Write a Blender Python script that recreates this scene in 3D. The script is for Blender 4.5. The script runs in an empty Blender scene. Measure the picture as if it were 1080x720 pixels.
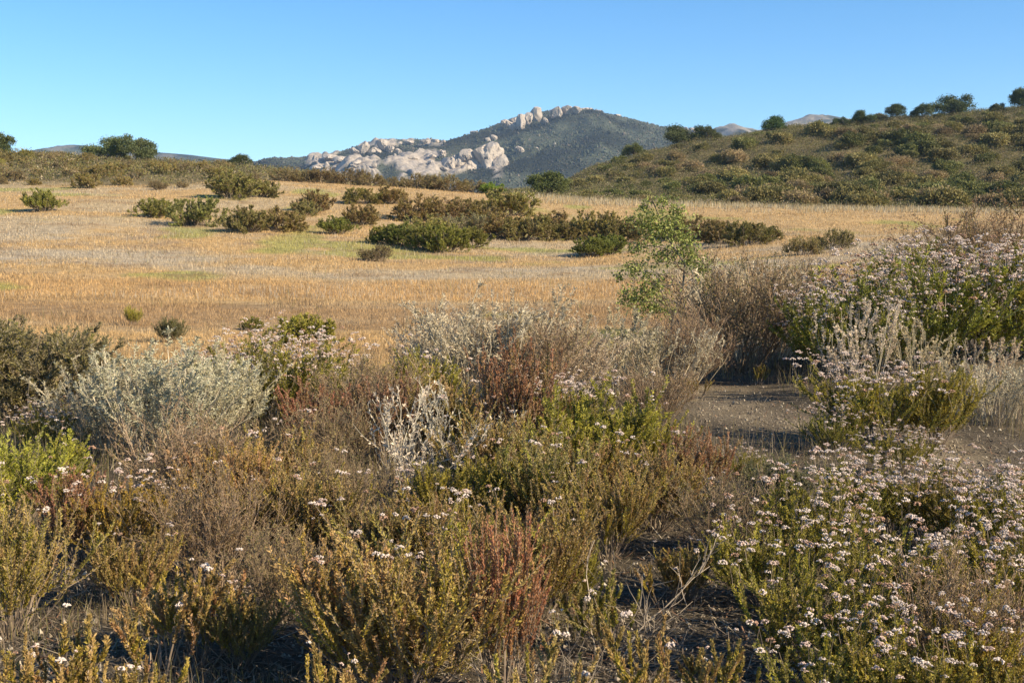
import bpy, math, random
import numpy as np
sc = bpy.context.scene
COL = sc.collection
R = math.radians
F = 1304.0                       # focal length in pixels of a 1080 px wide frame
PITCH = math.atan(100.0 / F)
CP, SP = math.cos(PITCH), math.sin(PITCH)
CAMZ = 1.7
SUN_EL, SUN_AZ = 29.0, -27.0     # azimuth measured from +X (towards +Y)

# ------------------------------------------------------------------ noise
_tab = np.random.RandomState(7).rand(257, 257)
def vnoise(x, y):
    x = np.asarray(x, float); y = np.asarray(y, float)
    xi = np.floor(x).astype(int); yi = np.floor(y).astype(int)
    fx = x - xi; fy = y - yi
    fx = fx * fx * (3 - 2 * fx); fy = fy * fy * (3 - 2 * fy)
    a = _tab[xi % 256, yi % 256]; b = _tab[(xi + 1) % 256, yi % 256]
    c = _tab[xi % 256, (yi + 1) % 256]; d = _tab[(xi + 1) % 256, (yi + 1) % 256]
    return (a * (1 - fx) + b * fx) * (1 - fy) + (c * (1 - fx) + d * fx) * fy
def fbm(x, y, o=4):
    s = 0; a = 0.5; n = 0
    for k in range(o):
        s = s + a * vnoise(x * 2 ** k + 17.3 * k, y * 2 ** k + 9.1 * k); n += a; a *= 0.5
    return s / n
def sstep(a, b, x):
    t = np.clip((x - a) / (b - a), 0, 1); return t * t * (3 - 2 * t)

# ------------------------------------------------------------------ terrain height
def z_of(py, y):
    t = (360.0 - py) / F
    return CAMZ + y * (t * CP - SP) / (CP + t * SP)
_cx = np.array([-600, 0, 270, 540, 620, 700, 850, 1080, 1700.])
_rows = [
 (3,   'z', [0]*9), (10, 'z', [0]*9),
 (14,  'z', [0, 0, 0, 0, 0, 0, .05, .2, .3]),
 (18,  'z', [-.05, -.05, -.05, -.05, -.03, 0, .15, .35, .5]),
 (25,  'z', [-.1, -.1, -.12, -.08, -.05, 0, .2, .5, .8]),
 (40,  'p', [305, 305, 310, 312, 311, 308, 292, 283, 280]),
 (60,  'p', [262, 262, 268, 277, 276, 274, 264, 257, 250]),
 (85,  'p', [222, 222, 230, 247, 250, 252, 248, 244, 240]),
 (115, 'p', [194, 194, 196, 207, 212, 216, 220, 224, 226]),
 (150, 'p', [170, 170, 182, 208, 214, 217, 222, 225, 226]),
 (180, 'p', [160, 161, 178, 212, 211, 212, 207, 203, 200]),
 (220, 'p', [162, 162, 186, 218, 188, 177, 164, 152, 148]),
 (260, 'p', [170, 170, 198, 226, 174, 155, 131, 104, 96]),
 (310, 'p', [186, 186, 212, 238, 195, 172, 148, 122, 112]),
 (450, 'z', [3]*9), (1000, 'z', [0]*9), (6000, 'z', [0]*9)]
_ld = np.linspace(math.log(3), math.log(6000), 420)
_px = np.linspace(-600, 1700, 300)
_rz = []
for d, k, v in _rows:
    v = np.interp(_px, _cx, v)
    _rz.append(v if k == 'z' else z_of(v, d))
_rz = np.array(_rz); _rd = np.log([r[0] for r in _rows])
_T = np.array([np.interp(_ld, _rd, _rz[:, j]) for j in range(300)]).T
def _blur(a, s, ax):
    k = np.arange(-3 * s, 3 * s + 1); w = np.exp(-k * k / (2.0 * s * s)); w /= w.sum()
    p = [(0, 0), (0, 0)]; p[ax] = (3 * s, 3 * s)
    b = np.pad(a, p, mode='edge')
    return np.apply_along_axis(lambda r: np.convolve(r, w, 'valid'), ax, b)
_T = _blur(_blur(_T, 4, 0), 5, 1)
def height(x, y):
    x = np.asarray(x, float); y = np.asarray(y, float)
    yy = np.maximum(y, 3.2)
    px = np.clip(540 + F * x / np.maximum(yy, 6.0), -599, 1699)
    u = (np.log(np.minimum(yy, 5900)) - _ld[0]) / (_ld[1] - _ld[0]); v = (px + 600) / (_px[1] - _px[0])
    ui = np.clip(u.astype(int), 0, 418); vi = np.clip(v.astype(int), 0, 298)
    fu = u - ui; fv = v - vi
    z = (_T[ui, vi] * (1 - fv) + _T[ui, vi + 1] * fv) * (1 - fu) + (_T[ui + 1, vi] * (1 - fv) + _T[ui + 1, vi + 1] * fv) * fu
    z = z + (fbm(x * 1.3, y * 1.3, 3) - .5) * 0.07 * (1 - sstep(20, 60, y))
    z = z + (fbm(x * .12 + 5, y * .12, 3) - .5) * 0.5 * sstep(30, 80, y)
    z = z + (fbm(x * .05 + 9, y * .05, 4) - .5) * 5.0 * sstep(165, 240, y) * (1 - sstep(350, 600, y))
    return z
def ray(px, py):
    r = (px - 540) / F; u = (360 - py) / F
    return np.array([r, CP + u * SP, -SP + u * CP])
def ground_at(px, py, near=3.0, far=420.0):
    """the point of the ground seen at a place of the frame"""
    d = ray(px, py); s = np.exp(np.linspace(math.log(near), math.log(far), 3000)) / d[1]
    X = d[0] * s; Y = d[1] * s; Z = CAMZ + d[2] * s
    hit = np.nonzero(Z <= height(X, Y))[0]
    k = hit[0] if len(hit) else len(s) - 1
    return np.array([X[k], Y[k], float(height(X[k], Y[k]))])
def at_dist(px, y):
    x = (px - 540) / F * y * 1.0
    return np.array([x, y, float(height(x, y))])

# ------------------------------------------------------------------ mesh helpers
def mesh(name, V, Fq, C=None, mat=None, smooth=False):
    """V (n,3); Fq a list of (m,k) index arrays; C (n,3) base colours of the thing itself"""
    me = bpy.data.meshes.new(name)
    if isinstance(Fq, np.ndarray): Fq = [Fq]
    Fq = [f for f in Fq if len(f)]
    V = np.asarray(V, np.float32)
    me.vertices.add(len(V)); me.vertices.foreach_set('co', V.ravel())
    idx = np.concatenate([f.ravel() for f in Fq]).astype(np.int32)
    tot = np.concatenate([np.full(len(f), f.shape[1], np.int32) for f in Fq])
    st = np.concatenate([[0], np.cumsum(tot)[:-1]]).astype(np.int32)
    me.loops.add(len(idx)); me.loops.foreach_set('vertex_index', idx)
    me.polygons.add(len(tot)); me.polygons.foreach_set('loop_start', st)
    if smooth: me.polygons.foreach_set('use_smooth', np.ones(len(tot), bool))
    else: me.polygons.foreach_set('use_smooth', np.zeros(len(tot), bool))
    if C is not None:
        at = me.attributes.new('col', 'FLOAT_COLOR', 'POINT')
        C = np.asarray(C, np.float32)
        at.data.foreach_set('color', np.concatenate([C, np.ones((len(C), 1), np.float32)], 1).ravel())
    me.update(calc_edges=True); me.validate()
    if mat: me.materials.append(mat)
    return me
def link(name, me, parent=None):
    o = bpy.data.objects.new(name, me); COL.objects.link(o)
    if parent: o.parent = parent
    return o
def tag(o, label, cat, group=None, kind=None):
    if label: o['label'] = label
    if cat: o['category'] = cat
    if group: o['group'] = group
    if kind: o['kind'] = kind
    return o
def norm(v): return v / np.maximum(np.linalg.norm(v, axis=-1, keepdims=True), 1e-9)
def place(name, proto, loc, s, rz, label, cat, group=None, tint=(1, 1, 1), squash=1.0):
    e = bpy.data.objects.new(name, None); COL.objects.link(e)
    e.empty_display_size = .2
    e.location = [float(c) for c in loc]; e.rotation_euler = (0, 0, rz); e.scale = (s, s, s * squash)
    tag(e, label, cat, group)
    for pn, me, tinted in proto:
        c = link(pn, me, e)
        if tinted: c.color = (*tint, 1)
    return e

# ------------------------------------------------------------------ materials
def new_mat(name):
    m = bpy.data.materials.new(name); m.use_nodes = True
    nt = m.node_tree; nt.nodes.clear()
    out = nt.nodes.new('ShaderNodeOutputMaterial')
    return m, nt, out
def plant_mat(name, rough=.75, trans=.25, vary=.25, spec=.25):
    m, nt, out = new_mat(name); N = nt.nodes.new; L = nt.links.new
    at = N('ShaderNodeAttribute'); at.attribute_name = 'col'
    oi = N('ShaderNodeObjectInfo')
    mx = N('ShaderNodeMix'); mx.data_type = 'RGBA'; mx.blend_type = 'MULTIPLY'; mx.inputs[0].default_value = 1
    L(at.outputs['Color'], mx.inputs[6]); L(oi.outputs['Color'], mx.inputs[7])
    mr = N('ShaderNodeMapRange'); mr.inputs[3].default_value = 1 - vary; mr.inputs[4].default_value = 1 + vary
    L(oi.outputs['Random'], mr.inputs[0])
    hs = N('ShaderNodeHueSaturation'); L(mx.outputs[2], hs.inputs['Color']); L(mr.outputs[0], hs.inputs['Value'])
    b = N('ShaderNodeBsdfPrincipled'); b.inputs['Roughness'].default_value = rough; b.inputs['Specular IOR Level'].default_value = spec
    L(hs.outputs['Color'], b.inputs['Base Color'])
    if trans > 0:
        t = N('ShaderNodeBsdfTranslucent'); L(hs.outputs['Color'], t.inputs['Color'])
        ms = N('ShaderNodeMixShader'); ms.inputs[0].default_value = trans
        L(b.outputs[0], ms.inputs[1]); L(t.outputs[0], ms.inputs[2]); L(ms.outputs[0], out.inputs[0])
    else: L(b.outputs[0], out.inputs[0])
    return m
M_LEAF = plant_mat('leaves', .6, .28, .12)
M_STEM = plant_mat('bark', .85, 0, .15)
M_BLOS = plant_mat('petals', .8, .2, .06)
M_GRASS = plant_mat('dry_grass', .6, .3, 0)
M_LITTER = plant_mat('litter', .9, 0, 0)

def ground_mat():
    m, nt, out = new_mat('soil_and_meadow'); N = nt.nodes.new; L = nt.links.new
    at = N('ShaderNodeAttribute'); at.attribute_name = 'col'
    g = N('ShaderNodeNewGeometry')
    n1 = N('ShaderNodeTexNoise'); n1.inputs['Scale'].default_value = 38; n1.inputs['Detail'].default_value = 8; n1.inputs['Roughness'].default_value = .7
    n2 = N('ShaderNodeTexNoise'); n2.inputs['Scale'].default_value = 2.2; n2.inputs['Detail'].default_value = 6
    for n in (n1, n2): L(g.outputs['Position'], n.inputs['Vector'])
    r1 = N('ShaderNodeMapRange'); r1.inputs[1].default_value = .3; r1.inputs[2].default_value = .72; r1.inputs[3].default_value = .5; r1.inputs[4].default_value = 1.6
    L(n1.outputs['Fac'], r1.inputs[0])
    r2 = N('ShaderNodeMapRange'); r2.inputs[1].default_value = .3; r2.inputs[2].default_value = .7; r2.inputs[3].default_value = .75; r2.inputs[4].default_value = 1.25
    L(n2.outputs['Fac'], r2.inputs[0])
    mu = N('ShaderNodeMath'); mu.operation = 'MULTIPLY'; L(r1.outputs[0], mu.inputs[0]); L(r2.outputs[0], mu.inputs[1])
    vm = N('ShaderNodeVectorMath'); vm.operation = 'SCALE'; L(at.outputs['Color'], vm.inputs[0]); L(mu.outputs[0], vm.inputs['Scale'])
    b = N('ShaderNodeBsdfPrincipled'); b.inputs['Roughness'].default_value = .95; b.inputs['Specular IOR Level'].default_value = .15
    L(vm.outputs[0], b.inputs['Base Color'])
    bp = N('ShaderNodeBump'); bp.inputs['Strength'].default_value = .7; bp.inputs['Distance'].default_value = .03
    L(n1.outputs['Fac'], bp.inputs['Height']); L(bp.outputs[0], b.inputs['Normal'])
    L(b.outputs[0], out.inputs[0]); return m
def mountain_mat():
    m, nt, out = new_mat('scrub_and_rock'); N = nt.nodes.new; L = nt.links.new
    at = N('ShaderNodeAttribute'); at.attribute_name = 'col'
    g = N('ShaderNodeNewGeometry')
    n1 = N('ShaderNodeTexNoise'); n1.inputs['Scale'].default_value = .16; n1.inputs['Detail'].default_value = 7; n1.inputs['Roughness'].default_value = .7
    L(g.outputs['Position'], n1.inputs['Vector'])
    r1 = N('ShaderNodeMapRange'); r1.inputs[1].default_value = .3; r1.inputs[2].default_value = .7; r1.inputs[3].default_value = .6; r1.inputs[4].default_value = 1.4
    L(n1.outputs['Fac'], r1.inputs[0])
    vm = N('ShaderNodeVectorMath'); vm.operation = 'SCALE'; L(at.outputs['Color'], vm.inputs[0]); L(r1.outputs[0], vm.inputs['Scale'])
    b = N('ShaderNodeBsdfPrincipled'); b.inputs['Roughness'].default_value = .95; b.inputs['Specular IOR Level'].default_value = .1
    L(vm.outputs[0], b.inputs['Base Color'])
    bp = N('ShaderNodeBump'); bp.inputs['Strength'].default_value = .8; bp.inputs['Distance'].default_value = 4
    L(n1.outputs['Fac'], bp.inputs['Height']); L(bp.outputs[0], b.inputs['Normal'])
    L(b.outputs[0], out.inputs[0]); return m
def rock_mat():
    m, nt, out = new_mat('pale_rock'); N = nt.nodes.new; L = nt.links.new
    g = N('ShaderNodeNewGeometry')
    n1 = N('ShaderNodeTexNoise'); n1.inputs['Scale'].default_value = .09; n1.inputs['Detail'].default_value = 8; n1.inputs['Roughness'].default_value = .65
    mp = N('ShaderNodeMapping'); mp.inputs['Scale'].default_value = (1.6, 1.6, .6)
    L(g.outputs['Position'], mp.inputs['Vector']); L(mp.outputs[0], n1.inputs['Vector'])
    cr = N('ShaderNodeValToRGB'); e = cr.color_ramp.elements
    e[0].position = .3; e[0].color = (.13, .115, .10, 1); e[1].position = .62; e[1].color = (.45, .385, .325, 1)
    k = cr.color_ramp.elements.new(.45); k.color = (.33, .28, .235, 1)
    L(n1.outputs['Fac'], cr.inputs[0])
    b = N('ShaderNodeBsdfPrincipled'); b.inputs['Roughness'].default_value = .9; b.inputs['Specular IOR Level'].default_value = .2
    L(cr.outputs[0], b.inputs['Base Color'])
    bp = N('ShaderNodeBump'); bp.inputs['Strength'].default_value = 1; bp.inputs['Distance'].default_value = 3
    L(n1.outputs['Fac'], bp.inputs['Height']); L(bp.outputs[0], b.inputs['Normal'])
    L(b.outputs[0], out.inputs[0]); return m
M_GROUND, M_MTN, M_ROCK = ground_mat(), mountain_mat(), rock_mat()

# ------------------------------------------------------------------ plant building blocks
def rdir(rng, n): return norm(rng.normal(size=(n, 3)))
def grow(rng, base, d, Ln, K=7, up=.1, wander=.12):
    n = len(base); P = np.zeros((n, K, 3)); P[:, 0] = base; d = norm(d)
    st = (np.asarray(Ln) / (K - 1))[:, None]
    for k in range(1, K):
        d = norm(d + np.array([0, 0, up]) + wander * rng.normal(size=(n, 3)))
        P[:, k] = P[:, k - 1] + d * st
    return P
def on(P, i, t):
    K = P.shape[1]; u = t * (K - 1); k = np.minimum(u.astype(int), K - 2); f = (u - k)[:, None]
    a = P[i, k]; b = P[i, k + 1]
    return a * (1 - f) + b * f, norm(b - a)
def fork(rng, P, m, Ln, t0=.2, t1=.95, angle=.6, K=5, up=.1, wander=.12, shrink=.5):
    i = rng.randint(0, len(P), m); t = rng.uniform(t0, t1, m)
    p, tn = on(P, i, t)
    d = norm(tn + angle * rdir(rng, m))
    return grow(rng, p, d, Ln * rng.uniform(.6, 1.2, m) * (1 - shrink * t), K, up, wander)
def tubes(Ps, r0s, r1s, cols, rng, sides=3):
    Vs, Fs, Cs = [], [], []; off = 0
    for P, r0, r1, col in zip(Ps, r0s, r1s, cols):
        n, K, _ = P.shape
        T = norm(np.gradient(P, axis=1)); ref = norm(rng.normal(size=(n, 1, 3)))
        A = norm(np.cross(T, ref)); B = np.cross(T, A)
        r = np.linspace(r0, r1, K)[None, :, None]
        ring = [P + r * (math.cos(a) * A + math.sin(a) * B) for a in np.arange(sides) * 2 * math.pi / sides]
        V = np.stack(ring, 2).reshape(-1, 3)
        b = (np.arange(n)[:, None, None] * K + np.arange(K - 1)[None, :, None]) * sides
        j = np.arange(sides)[None, None, :]; j2 = (j + 1) % sides
        Q = np.stack([b + j, b + j2, b + sides + j2, b + sides + j], -1).reshape(-1, 4) + off
        off += len(V); Vs.append(V); Fs.append(Q)
        c = np.asarray(col, float) * rng.uniform(.75, 1.25, (n, 1, 1)); Cs.append(np.broadcast_to(c, (n, K * sides, 3)).reshape(-1, 3))
    return np.concatenate(Vs), np.concatenate(Fs), np.concatenate(Cs)
def leaves(rng, pos, axis, ln, wd):
    n = len(pos); side = norm(np.cross(axis, rdir(rng, n)))
    ln = ln * rng.uniform(.6, 1.3, n)[:, None]; wd = wd * rng.uniform(.7, 1.3, n)[:, None]
    nrm = np.cross(axis, side)
    V = np.stack([pos, pos + axis * ln * .5 + side * wd * .5 + nrm * wd * .15, pos + axis * ln, pos + axis * ln * .5 - side * wd * .5 + nrm * wd * .15], 1).reshape(-1, 3)
    Q = np.arange(4 * n).reshape(n, 4)
    return V, Q
_OV = np.array([[1, 0, 0], [-1, 0, 0], [0, 1, 0], [0, -1, 0], [0, 0, 1], [0, 0, -1.]])
_OF = np.array([[0, 2, 4], [2, 1, 4], [1, 3, 4], [3, 0, 4], [2, 0, 5], [1, 2, 5], [3, 1, 5], [0, 3, 5]])
def blobs(rng, c, r, col, jit=.3):
    n = len(c); r = np.broadcast_to(np.asarray(r, float), (n,))
    V = c[:, None] + _OV[None] * r[:, None, None] * rng.uniform(1 - jit, 1 + jit, (n, 6, 1)) + rng.normal(size=(n, 6, 3)) * r[:, None, None] * .2
    Fc = (np.arange(n)[:, None, None] * 6 + _OF[None]).reshape(-1, 3)
    return V.reshape(-1, 3), Fc, np.repeat(col, 6, 0)
def pick(rng, pal, n, noise=.18):
    w = np.array([p[0] for p in pal], float); w /= w.sum()
    c = np.array([p[1] for p in pal], float)[rng.choice(len(pal), n, p=w)]
    return c * rng.uniform(1 - noise, 1 + noise, (n, 1))

def spiky_shrub(seed, H=.7, n0=24, spread=.9, up=.12, base_r=.06, nb=130, blen=.4, nt=0, tlen=.12, nleaf=8000, ll=.013, lw=.0038,
                pal=(), tip=None, tipw=.35, stemcol=(.2, .15, .11), stemr=.004, heads=0, headR=.013, blobn=12, blobr=.0045, stalk=.1,
                leaf_tilt=.9, wander=.1, hcol=None, t0=.12, flat=.5, fork_up=.16, angle=.6):
    rng = np.random.RandomState(seed)
    a = rng.uniform(0, 2 * math.pi, n0); th = spread * rng.uniform(.05, 1, n0) ** .7
    b = np.stack([np.cos(a) * base_r, np.sin(a) * base_r, np.full(n0, -.03)], 1) * rng.uniform(.2, 1, (n0, 1)) ; b[:, 2] = -.03
    d = np.stack([np.cos(a) * np.sin(th), np.sin(a) * np.sin(th), np.cos(th)], 1)
    L0 = H * rng.uniform(.65, 1.0, n0)
    P = grow(rng, b, d, L0, 8, up, wander)
    B = fork(rng, P, nb, blen, .25, .95, angle, 6, fork_up, wander)
    sets = [P, B]; rs = [stemr, stemr * .5]; re = [stemr * .4, stemr * .25]
    if nt:
        T = fork(rng, B, nt, tlen, .1, .95, .8, 4, .12, wander); sets.append(T); rs.append(stemr * .3); re.append(stemr * .2)
    parts = []
    leafy = [(B, .65)] + ([(T, .35)] if nt else [(P, .35)])
    Vs, Qs, Cs = [], [], []; off = 0
    for S, w in leafy:
        m = int(nleaf * w * 2.1)
        if m < 3: continue
        i = rng.randint(0, len(S), m); t = rng.uniform(t0 if S is not P else .45, 1, m)
        p, tn = on(S, i, t)
        pr = norm(np.cross(tn, rdir(rng, m)))
        ax = norm(tn + leaf_tilt * pr * rng.uniform(.4, 1.3, (m, 1)))
        V, Q = leaves(rng, p, ax, ll * 1.15, lw * 1.3)
        sc_ = (.7 * pick(rng, pal, len(S), .2)[i] + .3 * pick(rng, pal, m, .2))
        if tip is not None:
            tw = np.clip(tipw * rng.uniform(.0, 2, len(S))[i] * (t - .2) * 1.5, 0, 1)[:, None]
            sc_ = sc_ * (1 - tw) + np.array(tip) * tw
        sc_ = sc_ * rng.uniform(.75, 1.3, (m, 1))
        Vs.append(V); Qs.append(Q + off); off += len(V); Cs.append(np.repeat(sc_, 4, 0))
    if heads:
        S = np.concatenate([B[:, -1], P[:, -1]]); zz = S[:, 2] + .25 * np.linalg.norm(S[:, :2], axis=1)
        order = np.argsort(-zz + rng.normal(size=len(S)) * .12 * H)[:heads]
        q = S[order]
        dd = norm(np.array([0, 0, 1.]) + .35 * rng.normal(size=(len(q), 3)))
        K = grow(rng, q, dd, stalk * rng.uniform(.3, 1.1, len(q)), 4, .1, .08)
        sets.append(K); rs.append(stemr * .28); re.append(stemr * .22)
        hc = []
        for e in K[:, -1]:
            nh = rng.randint(1, 4)
            o = rng.normal(size=(nh, 3)) * headR * 1.5; o[:, 2] *= .6
            hc.append(e + o)
        hc = np.concatenate(hc); nh = len(hc)
        hr = headR * rng.uniform(.45, 1.25, nh)
        o = rdir(rng, nh * blobn).reshape(nh, blobn, 3); o[..., 2] = np.abs(o[..., 2]) * flat * 1.9 + .1
        c = (hc[:, None] + o * hr[:, None, None]).reshape(-1, 3)
        pc = pick(rng, hcol or [(6, (.66, .54, .46)), (3, (.58, .43, .36)), (1.6, (.40, .24, .16))], nh, .1)
        c2 = np.repeat(pc, blobn, 0) * rng.uniform(.8, 1.15, (nh * blobn, 1))
        V, Fc, Cc = blobs(rng, c, np.repeat(hr / headR, blobn) * blobr, c2)
        fl = mesh('blossoms', V, Fc, Cc, M_BLOS)
    V, Q, C = tubes(sets, rs, re, [np.array(stemcol) * k for k in (1, 1.05, 1.1, 1.1)][:len(sets)], rng)
    parts.append(('stems', mesh('stems', V, Q, C, M_STEM), False))
    if Vs: parts.append(('foliage', mesh('foliage', np.concatenate(Vs), np.concatenate(Qs), np.concatenate(Cs), M_LEAF), True))
    if heads: parts.append(('blossoms', fl, False))
    return parts

def lobed(seed, lobes, ntip=700, per=9, ls=.07, lw=.05, pal=(), trunk=None, stemcol=(.16, .12, .09), stemr=.02, nstem=40, spreadc=.12, shell=.8, stem_name='stems', crown='foliage', rag=.12, sprig=0):
    """a woody plant whose leaf clumps lie through several overlapping lobes"""
    rng = np.random.RandomState(seed)
    lob = np.array(lobes, float); w = lob[:, 3] * lob[:, 4]; w = w / w.sum()
    i = rng.choice(len(lob), ntip * 2, p=w)
    d = rdir(rng, ntip * 2); d[:, 2] = np.where(d[:, 2] < -.45, -d[:, 2], d[:, 2])
    rr = rng.uniform(shell, 1.0, (ntip * 2, 1)) + rag * rng.normal(size=(ntip * 2, 1)) * rng.rand(ntip * 2, 1)
    rad = lob[i][:, [3, 3, 4]]
    q = lob[i, :3] + d * rad * rr
    ins = np.zeros(len(q), bool)
    for l in lob:
        ins |= (np.linalg.norm((q - l[:3]) / l[[3, 3, 4]], axis=1) < .62)
    keep = np.nonzero((~ins) & (q[:, 2] > .03))[0][:ntip]
    q = q[keep]; dn = norm(d[keep]); n = len(q); li = i[keep]
    p = (q[:, None] + rng.normal(size=(n, per, 3)) * spreadc).reshape(-1, 3)
    ax = norm(np.repeat(dn, per, 0) * .5 + rdir(rng, n * per) + np.array([0, 0, .25]))
    V, Q = leaves(rng, p, ax, ls, lw)
    lc = pick(rng, pal, len(lob), .1)
    c = np.repeat(.45 * lc[li] + .55 * pick(rng, pal, n, .2), per, 0) * rng.uniform(.75, 1.3, (n * per, 1))
    V[:, 2] = np.maximum(V[:, 2], .0)
    fol = mesh(crown, V, Q, np.repeat(c, 4, 0), M_LEAF)
    sel = rng.choice(n, min(nstem, n), replace=False); K = 6
    if trunk is None:
        b0 = rng.normal(size=(len(sel), 3)) * .06; b0[:, 2] = -.05
    else:
        tp = np.array(trunk, float); k = rng.randint(len(tp) // 2, len(tp), len(sel)); b0 = tp[k]
    t = np.linspace(0, 1, K)[None, :, None]
    mid = (b0 + q[sel]) / 2 + rng.normal(size=(len(sel), 3)) * .08 * np.linalg.norm(q[sel] - b0, axis=1, keepdims=True)
    S = b0[:, None] * (1 - t) ** 2 + 2 * mid[:, None] * t * (1 - t) + q[sel][:, None] * t * t
    Sx, r0, r1, cc = [S], [stemr * (.5 if trunk is not None else 1)], [stemr * .12], [stemcol]
    if trunk is not None:
        Sx.append(tp[None]); r0.append(stemr * 1.6); r1.append(stemr * .5); cc.append(stemcol)
    V, Q, C = tubes(Sx, r0, r1, cc, rng, 4)
    return [(stem_name, mesh(stem_name, V, Q, C, M_STEM), False), (crown, fol, True)]
# ------------------------------------------------------------------ the setting: ground
def poly_dist(x, y, pts):
    D = np.full(np.shape(x), 1e9)
    for (x0, y0), (x1, y1) in zip(pts[:-1], pts[1:]):
        dx, dy = x1 - x0, y1 - y0
        t = np.clip(((x - x0) * dx + (y - y0) * dy) / (dx * dx + dy * dy), 0, 1)
        D = np.minimum(D, np.hypot(x - x0 - t * dx, y - y0 - t * dy))
    return D
PATH = [tuple(ground_at(*p)[:2]) for p in [(1300, 560), (1080, 505), (960, 468), (850, 448), (780, 437), (735, 412)]]
PATH2 = [tuple(ground_at(*p)[:2]) for p in [(1250, 372), (1060, 374), (1000, 392)]]
def meadow_w(x, y):
    return sstep(14.5, 18.5, y + 6 * (fbm(x * .35, y * .35, 3) - .5) - 6 * sstep(1.5, 3.5, x))
def hill_w(x, y):
    px = 540 + F * x / np.maximum(y, 6)
    return sstep(126, 140, y + 10 * (fbm(x * .1 + 3, y * .1) - .5)) * sstep(480, 560, px)
def rise_w(x, y):
    px = 540 + F * x / np.maximum(y, 6)
    return sstep(118, 132, y + 14 * (fbm(x * .1 + 31, y * .1) - .5) - 18 * sstep(180, 330, px) + 9) * (1 - sstep(280, 420, px))
GOLD = np.array([.52, .345, .16]); STRAW = np.array([.49, .37, .22]); PALE = np.array([.45, .37, .27]); RUSSET = np.array([.38, .235, .11]); GREENY = np.array([.33, .32, .09])
def meadow_col(x, y):
    n = fbm(x * .11 + 40, y * .16, 4); n2 = fbm(x * .5, y * .7 + 8, 3); n3 = fbm(x * .05, y * .3 + 77, 3)
    px = 540 + F * x / np.maximum(y, 6)
    def mix(a, b, w): w = np.asarray(w)[..., None]; return a * (1 - w) + b * w
    c = mix(GOLD, STRAW, sstep(.34, .54, n))
    c = mix(c, PALE, .75 * sstep(42, 52, y + 14 * (n3 - .5)) * (1 - sstep(66, 80, y + 10 * (n - .5))) * sstep(.36, .56, n2 * .5 + n * .5))
    c = mix(c, GOLD, sstep(82, 92, y + 16 * (n - .5)) * sstep(250, 420, px) * .9)
    c = mix(c, GOLD * np.array([1, .93, .85]), .9 * sstep(35, 38.5, y + 6 * (n3 - .5)) * (1 - sstep(41, 47, y + 6 * (n - .5))))
    c = mix(c, RUSSET, .85 * sstep(25, 29, y + 5 * (n2 - .5)) * (1 - sstep(33.5, 36.5, y + 6 * (n3 - .5))))
    c = mix(c, GREENY, .75 * sstep(.645, .74, fbm(x * .17 + 90, y * .13 + 20, 3)))
    c = mix(c, RUSSET * .8, .5 * sstep(.62, .7, n2))
    return c
def build_ground():
    ys = np.concatenate([np.linspace(-60, 2.5, 14), np.exp(np.linspace(math.log(3), math.log(330), 560)), np.exp(np.linspace(math.log(345), math.log(4300), 50))])
    us = np.linspace(-1, 1, 460); us = us * .55 + us ** 3 * .75
    Y, U = np.meshgrid(ys, us, indexing='ij')
    X = U * (np.abs(Y) * 1.0 + 14)
    Z = height(X, Y)
    px = 540 + F * X / np.maximum(Y, 6)
    dirt = np.array([.085, .067, .046]); path = np.array([.185, .145, .095])
    n = fbm(X * .9, Y * .9 + 3, 4)
    C = dirt * (.6 + .8 * n[..., None])
    w = np.maximum(1 - sstep(.1, .8, poly_dist(X, Y, PATH) + (n - .5) * .9), .5 * (1 - sstep(.4, 1.3, poly_dist(X, Y, PATH2) + (n - .5) * .8)))[..., None]
    C = C * (1 - w) + path * w
    m = meadow_w(X, Y)[..., None]; C = C * (1 - m) + meadow_col(X, Y) * .72 * m
    h = np.maximum(hill_w(X, Y), rise_w(X, Y))[..., None]
    C = C * (1 - h) + np.array([.14, .112, .055]) * (.7 + .6 * fbm(X * .2, Y * .2, 3)[..., None]) * h
    f = sstep(320, 420, Y)[..., None]; C = C * (1 - f) + np.array([.09, .08, .05]) * f
    nr, nc = Y.shape
    k = (np.arange(nr - 1)[:, None] * nc + np.arange(nc - 1)[None]).reshape(-1)
    Q = np.stack([k, k + 1, k + nc + 1, k + nc], 1)
    me = mesh('ground', np.stack([X, Y, Z], -1).reshape(-1, 3), Q, np.clip(C, 0, .9).reshape(-1, 3), M_GROUND, True)
    tag(link('ground', me), 'dry valley floor, bare grit near the scrub and meadow soil beyond', None, None, 'structure')
build_ground()

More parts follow.
